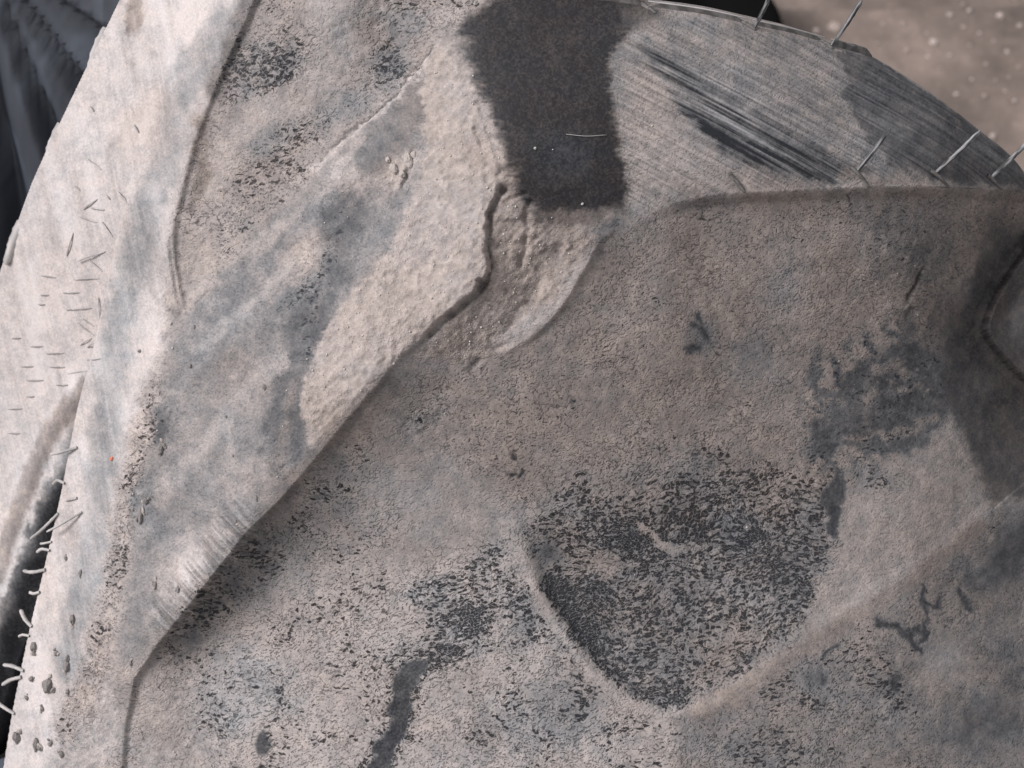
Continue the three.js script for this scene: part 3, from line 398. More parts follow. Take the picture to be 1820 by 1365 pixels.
// ---------- the tyre ----------
const tyre = new THREE.Group(); tyre.name = 'tractor_tyre';
tyre.position.copy(TREAD); tyre.rotation.x = -PITCH; scene.add(tyre);
tag(tyre, 'large dusty black rubber tyre with worn angled tread lugs filling the picture', 'tyre');
const surf = (u, v) => {                                   // relief with the lumps of dried mud on it
  let h = relief(u, v); const g = field('g', u, v);
  h += (fbm(u * 0.03 + 3, v * 0.03 + 9, 2) - 0.5) * 1.6 + (fbm(u * 0.11, v * 0.11 + 4, 3) - 0.5) * (0.16 + 1.7 * g) + (fbm(u * 0.42 + 60, v * 0.42 + 8, 3) - 0.5) * (0.04 + 1.8 * g);
  return h;
};
const AREA = {
  dust_crust: [[-29.6,167.8],[-16,147.5],[-6.6,118.4],[-1.3,100.9],[-7.9,87.7],[-12.1,74.5],[-11.6,52.3],[-20.6,41.8],[-55.8,9.4],[-98.1,-33.7],[-99.9,-4.7],[-94.3,16.8],[-83.3,32.9],[-59,65],[-44.1,94.3],[-40.2,115.9],[-45.4,139.9],[-38.3,157.7]],
  mud_slab: [[-1.3,99.5],[-7.9,87.2],[-11.1,74.5],[-11.1,52.3],[-20.1,40.8],[-47.9,14],[-16.1,8.2],[5.4,20],[24.1,36.8],[42.7,68.2],[34.5,76.4],[5.3,82.5]],
  groove_floor: [[-122.1,214.4],[-142.3,160.3],[-153,134.7],[-163.1,101.1],[-169.4,70.6],[-165.5,33.7],[-132.9,63.5],[-85,114.7],[-59.9,134.5],[-36.4,161.9],[-16.1,180.7],[-2.7,208.9]],
  shoulder_bevel: [[-122.1,214.4],[-142.3,160.3],[-153,134.7],[-163.1,101.1],[-169.4,70.6],[-166.1,32.6],[-173.5,-2.1],[-184.7,-47.2],[-190.5,-89.6],[-196.6,-143.6],[-189.4,-149.1],[-198.6,-199.3],[-202.9,-235.3],[-481.5,-260.7],[-488.5,249.9]],
  lug_face: [[-166.1,32.6],[-132.9,63.5],[-85,114.7],[-59.9,134.5],[-36.4,161.9],[-2.6,127.9],[-2.6,53.4],[-20.6,41.8],[-55.8,9.4],[-94.2,-36.5],[-128.2,-72.4],[-176,-129.6],[-189.4,-149.1],[-196.6,-143.6],[-190.5,-89.6],[-184.7,-47.2],[-173.5,-2.1]],
  lug_top: [[-36.4,161.9],[-16.1,180.7],[-2.7,226.1],[357.2,249.9],[371,106.2],[268,100.4],[179,96.3],[133.2,93.1],[91.6,89.8],[75.2,85.3],[60.3,77.9],[42.7,68.2],[23.8,77.5],[-1.3,99.5],[-7.9,118.4]],
  lug_flank: [[42.7,68.2],[60.3,77.9],[91.6,89.8],[179,96.3],[371.1,105.3],[382.8,-24.9],[255.9,-67.5],[199.5,-100.5],[145.6,-132.6],[101.8,-158.2],[78.8,-163.3],[57.5,-156.4],[39.2,-140.7],[12.5,-100.9],[1.4,-68.4],[-57.8,-59.9],[-96.5,-76.5],[-163.4,-137.4],[-189.4,-149.1],[-176,-128.7],[-94.2,-35.6],[-16.1,8.2],[24.1,36.8]],
};
const NU = 881, NV = 681, STEP = 0.75, U0 = -(NU - 1) / 2 * STEP, V0 = -(NV - 1) / 2 * STEP;
const P = new Float32Array(NU * NV * 3), Nn = new Float32Array(NU * NV * 3), UV = new Float32Array(NU * NV * 2);
for (let j = 0; j < NV; j++) for (let i = 0; i < NU; i++) {
  const u = U0 + i * STEP, v = V0 + j * STEP, k = j * NU + i;
  const h = surf(u, v), tuck = 1 - 0.5 * ss(110, 205, -h) * (along(E.outer, u, v)[0] > 0 || along(E.top, u, v)[0] < 0 || v < -215 || u > 300 ? 1 : 0);   // the sides run in under the tread
  P[k * 3] = u / 1000 * tuck; P[k * 3 + 1] = v / 1000 * tuck; P[k * 3 + 2] = h / 1000;
  UV[k * 2] = u / CW + 0.5; UV[k * 2 + 1] = v / CH + 0.5;
}
for (let j = 0; j < NV; j++) for (let i = 0; i < NU; i++) {
  const k = j * NU + i, a = Math.max(i - 1, 0), b = Math.min(i + 1, NU - 1), c = Math.max(j - 1, 0), d = Math.min(j + 1, NV - 1);
  const hx = (P[(j * NU + b) * 3 + 2] - P[(j * NU + a) * 3 + 2]) * 1000 / ((b - a) * STEP), hy = (P[(d * NU + i) * 3 + 2] - P[(c * NU + i) * 3 + 2]) * 1000 / ((d - c) * STEP), l = Math.hypot(hx, hy, 1);
  Nn[k * 3] = -hx / l; Nn[k * 3 + 1] = -hy / l; Nn[k * 3 + 2] = 1 / l;
}
const quads = {};
for (let j = 0; j + 1 < NV; j++) for (let i = 0; i + 1 < NU; i++) {
  const u = U0 + (i + 0.5) * STEP, v = V0 + (j + 0.5) * STEP; let name;
  if (along(E.outer, u, v)[0] > 8 || along(E.top, u, v)[0] < -8) name = 'sidewall';
  else if (along(E.side, u, v)[0] > 2 && along(E.side, u, v)[1] > 3) name = along(E.gap, u, v)[0] < 0 && along(E.gap, u, v)[1] > 20 ? 'side_groove' : 'shoulder';
  else { for (const k in AREA) if (inside(AREA[k], u, v) > 0) { name = k; break; } name ??= 'groove_floor_b'; }
  (quads[name] ??= []).push(j * NU + i);
}
const pieces = {};
for (const name in quads) {
  const map = new Map(), pos = [], nor = [], uv = [], idx = [];
  const vert = (k) => { let n = map.get(k); if (n === undefined) { n = map.size; map.set(k, n); pos.push(P[k * 3], P[k * 3 + 1], P[k * 3 + 2]); nor.push(Nn[k * 3], Nn[k * 3 + 1], Nn[k * 3 + 2]); uv.push(UV[k * 2], UV[k * 2 + 1]); } return n; };
  for (const k of quads[name]) { const a = vert(k), b = vert(k + 1), c = vert(k + NU), d = vert(k + NU + 1); idx.push(a, b, d, a, d, c); }
  const g = new THREE.BufferGeometry();
  g.setAttribute('position', new THREE.Float32BufferAttribute(pos, 3)); g.setAttribute('normal', new THREE.Float32BufferAttribute(nor, 3)); g.setAttribute('uv', new THREE.Float32BufferAttribute(uv, 2)); g.setIndex(idx);
  pieces[name] = part(name.replace(/_b$/, ''), g, treadMaterial, tyre);
}
pieces.dust_crust.userData.label = 'thick pale crust of dust along the crest';
pieces.lug_top.userData.label = 'lug top with a bare black hump and wiped streaks';
{ // closed underside, so that the tyre is a body and not a skin
  const pos = [], idx = [], ring = [];
  for (let i = 0; i < NU; i += 8) ring.push(i); for (let j = 8; j < NV; j += 8) ring.push(j * NU + NU - 1);
  for (let i = NU - 9; i >= 0; i -= 8) ring.push((NV - 1) * NU + i); for (let j = NV - 9; j > 0; j -= 8) ring.push(j * NU);
  for (const k of ring) pos.push(P[k * 3], P[k * 3 + 1], P[k * 3 + 2], P[k * 3] * 0.95, P[k * 3 + 1] * 0.95, -0.225);
  const n = ring.length; for (let i = 0; i < n; i++) { const a = i * 2, b = (i + 1) % n * 2; idx.push(a, a + 1, b, b, a + 1, b + 1, n * 2, b + 1, a + 1); }
  pos.push(0, -0.04, -0.24);
  const g = new THREE.BufferGeometry(); g.setAttribute('position', new THREE.Float32BufferAttribute(pos, 3)); g.setIndex(idx); g.computeVertexNormals();
  const under = new THREE.MeshStandardMaterial({ map: mottle(128, 0.06, 0.2, 0.08, [1.06, 0.97, 0.9]), roughness: 0.95 });
  g.setAttribute('uv', new THREE.Float32BufferAttribute(pos.flatMap((_, i) => i % 3 ? [] : [pos[i] * 5, pos[i + 1] * 5 + pos[i + 2] * 5]), 2));
  part('carcass', g, under, tyre);
  // the round of the tyre below, standing on the ground
  const ring2 = [[0.16, -0.13], [0.2, -0.17], [0.25, -0.17], [0.29, -0.14], [0.32, -0.08], [0.33, 0], [0.32, 0.08], [0.29, 0.14], [0.25, 0.17], [0.2, 0.17], [0.16, 0.13], [0.16, -0.13]].map(([r, x]) => new THREE.Vector2(r, x));
  const body = new THREE.LatheGeometry(ring2, 96); body.rotateZ(Math.PI / 2);
  part('tyre_body', body, under, tyre).position.set(0, -0.12, -0.42);
}

// ---------- whiskers, fins and crumbs on the tread ----------
const at = (u, v, dh = 0) => new THREE.Vector3(u / 1000, v / 1000, (surf(u, v) + dh) / 1000);
const whiskerMaterial = new THREE.MeshStandardMaterial({ map: mottle(64, 0.04, 0.26, 0.25, [1, 1, 1.02]), roughness: 0.8 });
const hairMaterial = new THREE.MeshStandardMaterial({ map: mottle(64, 0.3, 0.46, 0.08, [1.03, 0.98, 0.95]), roughness: 0.9 });
const finMaterial = new THREE.MeshStandardMaterial({ map: mottle(128, 0.09, 0.17, 0.1, [1.04, 0.98, 0.93]), roughness: 0.95 });
const crumbMaterial = new THREE.MeshStandardMaterial({ color: new THREE.Color(0.2, 0.185, 0.175), roughness: 1 });
const palecrumbMaterial = new THREE.MeshStandardMaterial({ color: new THREE.Color(0.38, 0.34, 0.31), roughness: 1 });
function tube(pts, r0, r1, sides = 7) {                     // tapered, slightly knobbly rubber thread with a rounded tip
  const c = new THREE.CatmullRomCurve3(pts), n = 14, fr = c.computeFrenetFrames(n), pos = [], uv = [], idx = [];
  for (let i = 0; i <= n; i++) {
    const p = c.getPointAt(i / n), r = mix(r0, r1, i / n) * (0.95 + 0.1 * rnd()) * (i === n ? 0.45 : 1);
    for (let k = 0; k <= sides; k++) { const a = k / sides * 2 * Math.PI, q = r * (k % sides ? 0.9 + 0.2 * HN[(i * 31 + k * 7) & 255] : 1); const o = fr.normals[i].clone().multiplyScalar(Math.cos(a) * q).addScaledVector(fr.binormals[i], Math.sin(a) * q); pos.push(p.x + o.x, p.y + o.y, p.z + o.z); uv.push(k / sides * 0.5, i / n * 0.35 + pts[0].x * 13); }
  }
  const w = sides + 1; for (let i = 0; i < n; i++) for (let k = 0; k < sides; k++) { const a = i * w + k; idx.push(a, a + 1, a + w, a + 1, a + w + 1, a + w); }
  const e = c.getPointAt(1); pos.push(e.x, e.y, e.z); uv.push(0, 0); for (let k = 0; k < sides; k++) idx.push(n * w + k, n * w + k + 1, (n + 1) * w);
  const g = new THREE.BufferGeometry(); g.setAttribute('position', new THREE.Float32BufferAttribute(pos, 3)); g.setAttribute('uv', new THREE.Float32BufferAttribute(uv, 2)); g.setIndex(idx); g.computeVertexNormals(); return g;
}
function rod(a, b, tip, r0, r1, bend, m, owner) {           // from the rubber at a to a point tip mm above the rubber's level at the root
  const A = at(a[0], a[1], -0.6), B = new THREE.Vector3(b[0] / 1000, b[1] / 1000, A.z + tip / 1000), M = A.clone().lerp(B, 0.5); M.z += bend / 1000;
  M.x += (B.y - A.y) * bend * 0.03; M.y -= (B.x - A.x) * bend * 0.03;
  return part('vent_whisker', tube([A, M, B], r0 / 1000, r1 / 1000), m, owner);
}
// on the lug top: root, tip (mm)
for (const [a, b, tip] of [[[[168,103.7,2.1]][0], [[180.4,121.8,16.1]][0], 17], [[[210.2,105,-11.7]][0], [[228.3,123.5,-16.7]][0], 14], [[[244,105.6,-30.1]][0], [[258.7,121.5,-26]][0], 12], [[[117.1,171.9,8.5]][0], [[122.4,184.5,21.8]][0], 20], [[[156.7,165.6,-1.9]][0], [[168.3,184.7,-0.9]][0], 16]])
  rod(a, b, tip, 1.05, 1.15, 0.4, whiskerMaterial, pieces.lug_top);
// short ribs of rubber from the whiskers to the lug edge
for (const q of [[[164.2,105.5],[168.3,102.6],[174.4,96.1]], [[206.4,105.6],[211.6,102.9],[218.5,97.9]], [[240.6,105.9],[245.7,103],[251.6,99.6]], [[110.8,175],[114.1,173.2],[118,170.8]], [[150.1,168.9],[153.5,167.1],[157.5,164.3]], [[104.5,100.3],[108.5,96.2],[112,92.1]], [[61.9,182.4],[65.2,180],[68.9,177.3]]])
  part('rubber_rib', tube(q.map((p, i) => at(p[0], p[1], i === 2 ? -0.2 : 0.3)), 0.0011, 0.0008), finMaterial, pieces.lug_top);
function fin(pl, lean, height, thick) {                     // thin lip of flash rubber standing along an edge
  const pts = []; for (let i = 0; i + 1 < pl.length; i++) for (let k = 0; k < 10; k++) { const t = k / 10; pts.push([mix(pl[i][0], pl[i + 1][0], t), mix(pl[i][1], pl[i + 1][1], t)]); } pts.push(pl[pl.length - 1]);
  const pos = [], uv = [], idx = []; const n = pts.length;
  pts.forEach(([u, v], i) => {
    const q = new THREE.Vector3(u / 1000, v / 1000, (relief(u, v) - 0.8) / 1000), e = Math.min(i, n - 1 - i), hh = height * ss(-2, 4, e) * (0.94 + 0.12 * noise(i * 0.3, 3)), up = new THREE.Vector3(0, Math.sin(lean), Math.cos(lean)).multiplyScalar(hh / 1000), th = new THREE.Vector3(0, Math.cos(lean), -Math.sin(lean)).multiplyScalar(thick / 1000);
    const c = [q, q.clone().add(up), q.clone().add(up).add(th), q.clone().add(th)];
    c.forEach((p, k) => { pos.push(p.x, p.y, p.z); uv.push(i * 0.05, k * 0.06); });
    if (i) for (let k = 0; k < 4; k++) { const a = (i - 1) * 4 + k, b = (i - 1) * 4 + (k + 1) % 4; idx.push(a, a + 4, b, b, a + 4, b + 4); }
  });
  idx.push(0, 1, 2, 0, 2, 3, n * 4 - 4, n * 4 - 2, n * 4 - 3, n * 4 - 4, n * 4 - 1, n * 4 - 2);
  let g = new THREE.BufferGeometry(); g.setAttribute('position', new THREE.Float32BufferAttribute(pos, 3)); g.setAttribute('uv', new THREE.Float32BufferAttribute(uv, 2)); g.setIndex(idx); g = g.toNonIndexed(); g.computeVertexNormals(); return g;
}
part('flash_lip', fin([[65.2,180.5],[91.9,177.5],[114.1,173.7]], 0.95, 2.7, 1.1), finMaterial, pieces.lug_top);
part('flash_lip', fin([[115.8,173.3],[133.9,170.6],[153.5,167.1]], 0.95, 2.7, 1.1), finMaterial, pieces.lug_top);
part('flash_lip', fin([[155.8,166.4],[168.8,164.8],[179.4,162.6]], 0.95, 3.6, 0.9), finMaterial, pieces.lug_top);
part('flash_lip', fin([[26.9,184.5],[45.7,183],[62.5,181]], 0.95, 3.4, 0.9), finMaterial, pieces.lug_top);
part('flash_lip', fin([[156,94.5],[179,96.3],[219.2,97.7],[256.9,99.5]], 0.3, 1.3, 0.7), finMaterial, pieces.lug_top);
for (const pl of [[[65.2,180.5],[91.9,177.5],[114.1,173.7]], [[116.3,173.3],[133.9,170.6],[153.5,167.1]], [[156.4,166.5],[168.8,164.8],[177.7,163.1]]]) part('edge_highlight', tube(pl.map((p) => { const q = new THREE.Vector3(p[0] / 1000, p[1] / 1000, (relief(p[0], p[1]) - 0.8) / 1000); q.y += 0.0026; q.z += 0.0016; return q; }), 0.0004, 0.00036, 6), hairMaterial, pieces.lug_top);  // pale thread added to stand for the lit top edge of the lip
// whiskers on the side of the shoulder lug, standing out over the dark groove
for (const [q, r] of [[[[-224.5,-32.7,-45.8],[-239.4,-36.5,-54.4]], 0.75], [[[-232.2,-51.5,-49.4],[-239.1,-52.3,-53.4]], 0.8], [[[-224.1,-58.7,-44.3],[-231,-60.2,-48.3]], 0.7], [[[-220.9,-65.8,-42.1],[-240.1,-76.3,-52.5]], 0.6], [[[-237.5,-67.1,-51.6],[-251.2,-80.9,-58.5]], 0.75], [[[-241.2,-86.5,-52.5],[-248.2,-87.8,-56.4]], 0.8], [[[-243.1,-96.5,-52.8],[-255.4,-97.6,-59.8]], 0.9], [[[-246.3,-108.3,-53.7],[-252.3,-108.8,-57.2]], 0.8], [[[-250.7,-126.4,-54.8],[-257.3,-118.2,-59.3]], 1.0], [[[-252,-131.4,-55.2],[-258.4,-132.3,-58.8]], 0.7], [[[-255.2,-149.8,-56.3],[-267,-147.4,-62.8]], 1.0], [[[-256.6,-153.2,-57],[-267.9,-158.1,-63]], 1.0], [[[-260.8,-172.7,-59.1],[-271.4,-167,-64.7]], 0.9], [[[-242,-81.9,-53.3],[-246.2,-83.3,-55.6]], 0.6]]) {
  const [a, b] = q; let d = along(E.side, a[0], a[1])[0]; const x = a[0] + Math.max(0, d + 1);
  const A = new THREE.Vector3(x / 1000, a[1] / 1000, (surf(x, a[1]) + 0.4) / 1000), B = new THREE.Vector3(b[0] / 1000, b[1] / 1000, A.z - 0.004), M = A.clone().lerp(B, 0.55); M.y += (rnd() - 0.3) * 0.003; M.z += 0.001;
  part('vent_whisker', tube([A, M, B], r / 1000, r * 1.05 / 1000), hairMaterial, pieces.shoulder_bevel);
}
// whiskers lying along the bevel and the pale shoulder
for (const q of [[[-220.4,116.7],[-211.9,110.6]], [[-201.6,98.2],[-193.5,90.4]], [[-212,83.7],[-206,75.8]], [[-229.6,103.8],[-225.6,101.1]], [[-223.8,91.2],[-214.7,95.8]], [[-218.5,91.4],[-210.3,89.9]], [[-226.5,87.6],[-215.5,83.9]], [[-236.2,67.9],[-231,79.7]], [[-228.8,64.6],[-210.9,68.9]], [[-221.7,64.9],[-213.8,58.7]], [[-220.7,12.4],[-210.9,13.1]], [[-226.6,19.7],[-217.6,23.1]], [[-232,5.4],[-219.2,6.8]], [[-219.9,144.4],[-217.6,141.7]], [[-192.1,131.6],[-189.1,127.2]], [[-209.2,97.1],[-206.6,94.9]],
  [[-232.4,55.4,-60],[-216.3,55.3,-50]], [[-239.8,48.7,-62],[-229.5,48.5,-58]], [[-238.5,39.7,-66],[-222.2,40.1,-56]], [[-217.4,45.2,-52],[-217.4,33.8,-52]], [[-229.6,35.2,-66],[-221.8,30.6,-60]], [[-232.2,32.3,-68],[-221.8,25.8,-60]], [[-231.2,20.8,-70],[-223.5,24.4,-62]], [[-253.3,58.4,-75],[-244.1,57,-72]], [[-254.5,48,-76],[-249.4,47.9,-75]], [[-275.1,25.2,-90],[-269,25.2,-88]], [[-262.9,20.5,-86],[-255.3,20.5,-84]], [[-252.9,16.5,-84],[-241.8,16.8,-80]], [[-269.3,9.6,-92],[-261.6,9.6,-90]], [[-251,9.3,-86],[-241.4,9.2,-82]], [[-266.2,2,-92],[-255.5,2,-90]], [[-247.4,-0.5,-86],[-239.8,-0.5,-84]], [[-279.7,-13.7,-95],[-269.6,-13.6,-92]], [[-266.5,-6.9,-92],[-261.6,-6.9,-92]], [[-280,-26.9,-96],[-271.4,-27.4,-92]], [[-256.3,43,-78],[-252.1,42.9,-76]]]) {
  const [a, b] = q, far = q.length && a[2] !== undefined, dx = b[0] - a[0], dy = b[1] - a[1];
  const A = at(a[0], a[1], 0.4), B = at(b[0], b[1], 0.2); A.z = Math.max(A.z, B.z - 0.012); const M = A.clone().lerp(B, 0.5); M.z = Math.max(M.z + 0.001, at(a[0] + dx / 2, a[1] + dy / 2, 0.8).z);
  part('vent_whisker', tube([A, M, B], far ? 0.00034 : 0.00045, far ? 0.0003 : 0.0004, 6), hairMaterial, far ? pieces.shoulder : pieces.shoulder_bevel);
}
// crumbs
const rockShapes = [];
for (let s = 0; s < 4; s++) { const g = new THREE.IcosahedronGeometry(1, 3), p = g.attributes.position; for (let i = 0; i < p.count; i++) { const x = p.getX(i), y = p.getY(i), z = p.getZ(i), k = 0.5 + 1.0 * fbm(x * 1.9 + s * 9 + 20, y * 1.7 + z * 1.1 + 20, 3); p.setXYZ(i, x * k, y * k, z * k); } g.computeVertexNormals(); rockShapes.push(g); }
function crumb(name, q, w, h, t, turn, m, owner) { const o = part(name, rockShapes[Math.floor(rnd() * 4)], m, owner); o.position.copy(at(q[0], q[1], t * 0.25)); o.scale.set(w / 2000, h / 2000, t / 2000); o.rotation.z = turn; return o; }
for (const [x, y, w, h] of [[-240.1,-155.6,6,9],[-247.2,-187.1,4,8],[-225.1,-120.6,3.4,5.5],[-221.1,-96.7,2,4.2],[-186.4,-66.2,3,9],[-175.1,-32.1,4,7],[-177.1,-99.8,2,5],[-164.2,-100.8,2.2,4],[-191,-139.8,1.7,3.4],[-228.3,-144.4,4,6.5],[-250.3,-153.7,2.8,3.4],[-133.2,-66.6,1.5,3.2],[-230,-89.9,2,3],[-183.2,-58.5,3,4],[-249,-137,4,6],[-259.4,-184.9,5,7],[-238.6,-185.5,2.5,4],[-253.1,-163.7,2.4,3],[-234.9,-138.5,2.4,3.4],[-228,-158,2.4,3],[-231.9,-190.6,3,4],[-243.6,-168.5,2.4,3]])
  { crumb('mud_crumb', [x, y], w * 0.8, h * 0.85, Math.min(w, h) * 0.8, -0.2 + rnd() * 0.3, crumbMaterial, pieces.shoulder_bevel); for (let k = 0; k < 2; k++) { const q = 0.3 + 0.3 * rnd(), e = rnd() * 6.28; crumb('mud_crumb', [x + Math.cos(e) * w * 0.6, y + Math.sin(e) * h * 0.6], w * q, h * q, w * q, rnd() * 3, k ? crumbMaterial : palecrumbMaterial, pieces.shoulder_bevel); } }
for (const [x, y, w, h] of [[-119.7,-1.5,2,3],[-135.3,-34.8,1.2,1.4],[-187.1,16.5,2,1.6],[-157.2,28,1,2.5],[-122.9,-55.1,1,3],[-158.8,9,1.6,2.2],[-139.5,-15.8,1.2,1.6]]) crumb('mud_crumb', [x, y], w, h, Math.min(w, h) * 0.8, 0.1, crumbMaterial, pieces.lug_face);
for (const [x, y, w, h] of [[-49.7,106.8,4,7],[-56.6,103.1,3.4,5],[-47,109.4,3,4],[-52.4,100.1,3,3.4],[-59.4,107.3,2.4,3]]) crumb('mud_crumb', [x, y], w, h, 2.5, 0.4, palecrumbMaterial, pieces.lug_face);
const white = new THREE.MeshStandardMaterial({ color: new THREE.Color(0.42, 0.4, 0.38), roughness: 0.8 }), red = new THREE.MeshStandardMaterial({ color: new THREE.Color(0.62, 0.2, 0.12), roughness: 0.8 });
for (const [x, y, w] of [[10.8,110.5,1.3],[33.2,85,1.2],[-169.8,30.1,1.6],[-168.2,17.7,1.2],[-55.8,9.7,1.1]]) crumb('grit_grain', [x, y], w, w, w, 0, white, tyre);
crumb('grit_grain', [[-203.6,-37.9]][0], 2, 2, 1.8, 0, red, pieces.shoulder_bevel).userData.label = 'tiny orange red grain';
{ const [a, b] = [[25.4,117.5],[44.6,117.5]]; part('pale_fibre', tube([at(a[0], a[1], 0.5), at((a[0] + b[0]) / 2, (a[1] + b[1]) / 2 - 0.8, 0.9), at(b[0], b[1], 0.5)], 0.00016, 0.00012, 5), hairMaterial, pieces.lug_top); }
{ // loose grains too many to count
  const list = []; const m4 = new THREE.Matrix4(), q4 = new THREE.Quaternion(), e4 = new THREE.Euler();
  for (let n = 0; n < 60000 && list.length < 3600; n++) {
    const u = (rnd() - 0.5) * 520, v = (rnd() - 0.5) * 400, g = field('g', u, v); if (rnd() > g * g * g * g * 0.5 || along(E.side, u, v)[0] > -2) continue;
    const r = 0.14 + 0.5 * Math.pow(rnd(), 6);
    list.push([u, v, r]);
  }
  const pale = list.map(([u, v, r]) => { e4.set(rnd() * 6, rnd() * 6, rnd() * 6); return m4.clone().compose(at(u, v, r * 0.3), q4.setFromEuler(e4).clone(), new THREE.Vector3(r, r * 0.8, r * 0.7).multiplyScalar(0.001)); });
  const low = new THREE.IcosahedronGeometry(1, 1);
  const im = new THREE.InstancedMesh(low, palecrumbMaterial.clone(), pale.length); im.name = 'loose_grit'; im.userData.kind = 'stuff'; im.material.color.setRGB(1, 1, 1); im.castShadow = im.receiveShadow = true;
  pale.forEach((m, i) => { im.setMatrixAt(i, m); const b = 0.34 + 0.2 * rnd(); im.setColorAt(i, new THREE.Color(b * 1.04, b * 0.96, b * 0.89)); });
  tyre.add(im);
}

// ---------- ground far below, with pebbles ----------
const dirt = (x, z) => (fbm(x * 5 + 40, z * 5 + 40, 4) - 0.5) * 0.02 + (fbm(x * 30 + 90, z * 30 + 9, 3) - 0.5) * 0.008;
{
  const n = 400, pos = [], uv = [], idx = [], warp = (t) => Math.sign(t) * (Math.abs(t) * 1.6 + Math.pow(Math.abs(t), 5) * 28);
  for (let j = 0; j <= n; j++) for (let i = 0; i <= n; i++) { const x = 0.4 + warp(i / n * 2 - 1), z = -0.7 + warp(j / n * 2 - 1); pos.push(x, dirt(x, z), z); uv.push(x, z); }
  for (let j = 0; j < n; j++) for (let i = 0; i < n; i++) { const a = j * (n + 1) + i; idx.push(a, a + n + 1, a + 1, a + 1, a + n + 1, a + n + 2); }
  const g = new THREE.BufferGeometry(); g.setAttribute('position', new THREE.Float32BufferAttribute(pos, 3)); g.setAttribute('uv', new THREE.Float32BufferAttribute(uv, 2)); g.setIndex(idx); g.computeVertexNormals();
  const N = 1024, d = new Uint8Array(N * N * 4);
  for (let j = 0; j < N; j++) for (let i = 0; i < N; i++) {
    const x = i / N * 100, y = j / N * 100, big = fbm(x * 0.12, y * 0.12, 4), f = fbm(x * 0.9 + 7, y * 0.9, 3), gr = noise(i * 0.31, j * 0.31), b = 0.14 * (0.5 + 1.0 * big) * (0.8 + 0.4 * f) * (gr > 0.88 ? 1.35 : 1), k = (j * N + i) * 4;
    d[k] = s8(b * 1.16); d[k + 1] = s8(b * 0.92); d[k + 2] = s8(b * 0.78); d[k + 3] = 255;
  }
  const m = part('ground', g, new THREE.MeshStandardMaterial({ map: texture(d, N, N, true, true), roughness: 1 }), scene);
  m.userData.kind = 'structure';
}
{ // little flattened fins where the outer lugs end against the cloth
  for (const q of [[[-213.5,187.5,-66],[-219.5,175.6,-66],[-225.9,154.3,-68]], [[-240.1,138.5,-76],[-244.9,129.5,-76],[-250.3,115.3,-78]], [[-265.3,87.7,-88],[-270.8,77.2,-90],[-275.7,65.1,-92]]]) part('rubber_rib', tube(q.map((p) => new THREE.Vector3(p[0] / 1000, p[1] / 1000, p[2] / 1000)), 0.0034, 0.002), hairMaterial, pieces.shoulder_bevel);
}
const pebbleMaterials = [0, 1, 2].map((i) => new THREE.MeshStandardMaterial({ color: new THREE.Color(0.3 + i * 0.07, 0.25 + i * 0.06, 0.22 + i * 0.06), roughness: 0.95 }));
[[0.3843,-0.9696,0.007366],[0.5482,-0.8055,0.005757],[0.4979,-0.9433,0.005318],[0.4663,-0.9352,0.004643],[0.3618,-0.9651,0.006019],[0.5823,-0.9852,0.006052],[0.4662,-0.976,0.004025],[0.5235,-0.988,0.004038],[0.5474,-0.9945,0.003371],[0.5377,-0.9696,0.004018],[0.603,-0.9678,0.004016],[0.4883,-0.9209,0.003964],[0.5408,-0.9406,0.003986],[0.5555,-0.9112,0.003295],[0.5358,-0.8892,0.003275],[0.5635,-0.8866,0.003927],[0.5818,-0.9272,0.003309],[0.514,-0.8657,0.003253],[0.5467,-0.8623,0.00325],[0.5713,-0.87,0.003257],[0.58,-0.8554,0.003893],[0.5794,-0.8918,0.003277],[0.5146,-0.9245,0.003307],[0.4921,-0.9596,0.002671],[0.5416,-1.006,0.003381],[0.604,-1.011,0.003386],[0.4428,-0.977,0.002684],[0.4323,-0.9451,0.002661],[0.592,-0.905,0.003289],[0.5541,-0.9587,0.00267],[0.5,-0.905,0.002631],[0.5687,-0.9451,0.002661]].forEach(([x, z, r], i) => {
  const o = part('pebble', rockShapes[i % 4], pebbleMaterials[i % 3], scene), flat = i === 0 ? 1.3 : 0.9;
  o.position.set(x, dirt(x, z) + r * 0.15, z); r *= 0.6 + 0.5 * HN[i * 17 + 3]; o.scale.set(r * 0.85, r * 0.5, r * flat * 0.8); o.rotation.y = i === 0 ? 0.2 : i * 1.3;
  const own = ['largest pale oval pebble, beside the tip of a whisker at the top', 'pale round pebble lying right against the tyre edge near the right border', 'bright pebble at the middle of the brown ground, right one of a close pair', 'pale pebble at the middle of the brown ground, left one of a close pair', 'dull half buried pebble just left of the largest oval pebble', 'broad pale pebble near the top right corner of the ground'][i];
  tag(o, own ?? 'small pale pebble scattered on the brown ground beyond the tyre', 'pebble', own ? undefined : 'small pebbles on the brown ground');
});

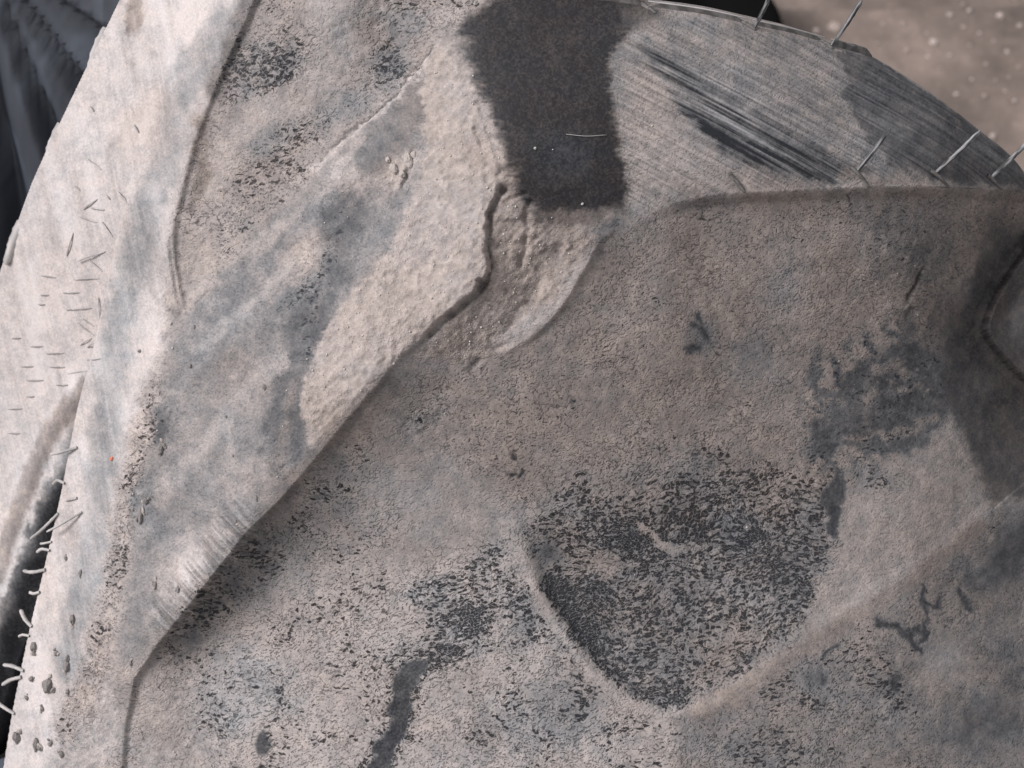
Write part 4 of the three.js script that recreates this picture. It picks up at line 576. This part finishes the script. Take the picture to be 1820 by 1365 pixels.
// ---------- black wheel on the ground behind the tread ----------
{
  const [[x, z]] = [[0.1677,-0.905]]; const w = new THREE.Group(); w.name = 'black_wheel'; w.position.set(x, 0.01, z); scene.add(w);
  tag(w, 'smooth black wheel lying on the ground just beyond the top edge of the tyre', 'wheel');
  const m = new THREE.MeshPhysicalMaterial({ color: new THREE.Color(0.004, 0.0036, 0.0036), roughness: 1, specularIntensity: 0.15 });
  const prof = [[0.07, 0.01], [0.09, 0], [0.125, 0.002], [0.142, 0.012], [0.148, 0.03], [0.142, 0.05], [0.125, 0.06], [0.09, 0.062], [0.07, 0.052], [0.07, 0.01]].map(([a, b]) => new THREE.Vector2(a, b));
  part('rubber_tread', new THREE.LatheGeometry(prof, 72), m, w);
  part('wheel_disc', new THREE.LatheGeometry([[0.001, 0.02], [0.02, 0.02], [0.03, 0.028], [0.072, 0.024], [0.072, 0.04], [0.03, 0.044], [0.02, 0.052], [0.001, 0.052]].map(([a, b]) => new THREE.Vector2(a, b)), 48), m, w);
}

// ---------- creased navy cloth beyond the left edge ----------
{
  const Z = -0.26, [[px, py]] = [[-0.323,0.7242]];
  const bump = (x, y) => {                                  // folds that fan out from a gather at the upper left
    const r = Math.hypot(x - px, y - py), th = Math.atan2(y - py, x - px) + (fbm(x * 5 + 4, y * 5, 2) - 0.5) * 0.3; let q = 0;
    for (const [k, o, a] of [[9, 0.3, 1], [17, 1.1, 0.5], [31, 2, 0.14]]) { const w = th * k + o + (noise(r * 3, k) - 0.5) * 0.7; q += a * Math.cos(w) ** 2; }
    return (q * Math.min(r, 0.22) * 150 + (fbm(x * 12 + 4, y * 12 + 8, 2) - 0.5) * 10) / 1000; };
  const n = 170, m = 260, pos = [], uv = [], idx = [], x0 = -0.75, x1 = -0.06, y0 = 0.01, y1 = 1.02;
  for (const back of [0, 1]) for (let j = 0; j <= m; j++) for (let i = 0; i <= n; i++) { const x = mix(x0, x1, i / n), y = mix(y0, y1, j / m); pos.push(x, y, Z - (y - 0.6) * 0.55 + bump(x, y) - back * 0.003); uv.push(x * 4, y * 4); }
  const o = (n + 1) * (m + 1); for (let j = 0; j < m; j++) for (let i = 0; i < n; i++) { const a = j * (n + 1) + i, b = a + n + 1; idx.push(a, a + 1, b + 1, a, b + 1, b, o + a, o + b + 1, o + a + 1, o + a, o + b, o + b + 1); }
  const edge = (a, b) => idx.push(a, b, o + b, a, o + b, o + a);
  for (let i = 0; i < n; i++) { edge(i + 1, i); edge(m * (n + 1) + i, m * (n + 1) + i + 1); } for (let j = 0; j < m; j++) { edge(j * (n + 1), (j + 1) * (n + 1)); edge((j + 1) * (n + 1) + n, j * (n + 1) + n); }
  const g = new THREE.BufferGeometry(); g.setAttribute('position', new THREE.Float32BufferAttribute(pos, 3)); g.setAttribute('uv', new THREE.Float32BufferAttribute(uv, 2)); g.setIndex(idx); g.computeVertexNormals();
  const mm = new THREE.MeshStandardMaterial({ map: mottle(256, 0.045, 0.085, 0.05, [0.82, 0.97, 1.22]), roughness: 0.55 });
  tag(part('navy_cloth', g, mm, scene), 'dark navy creased cloth hanging beyond the upper left edge of the tyre', 'cloth');
}

renderer.render(scene, camera);
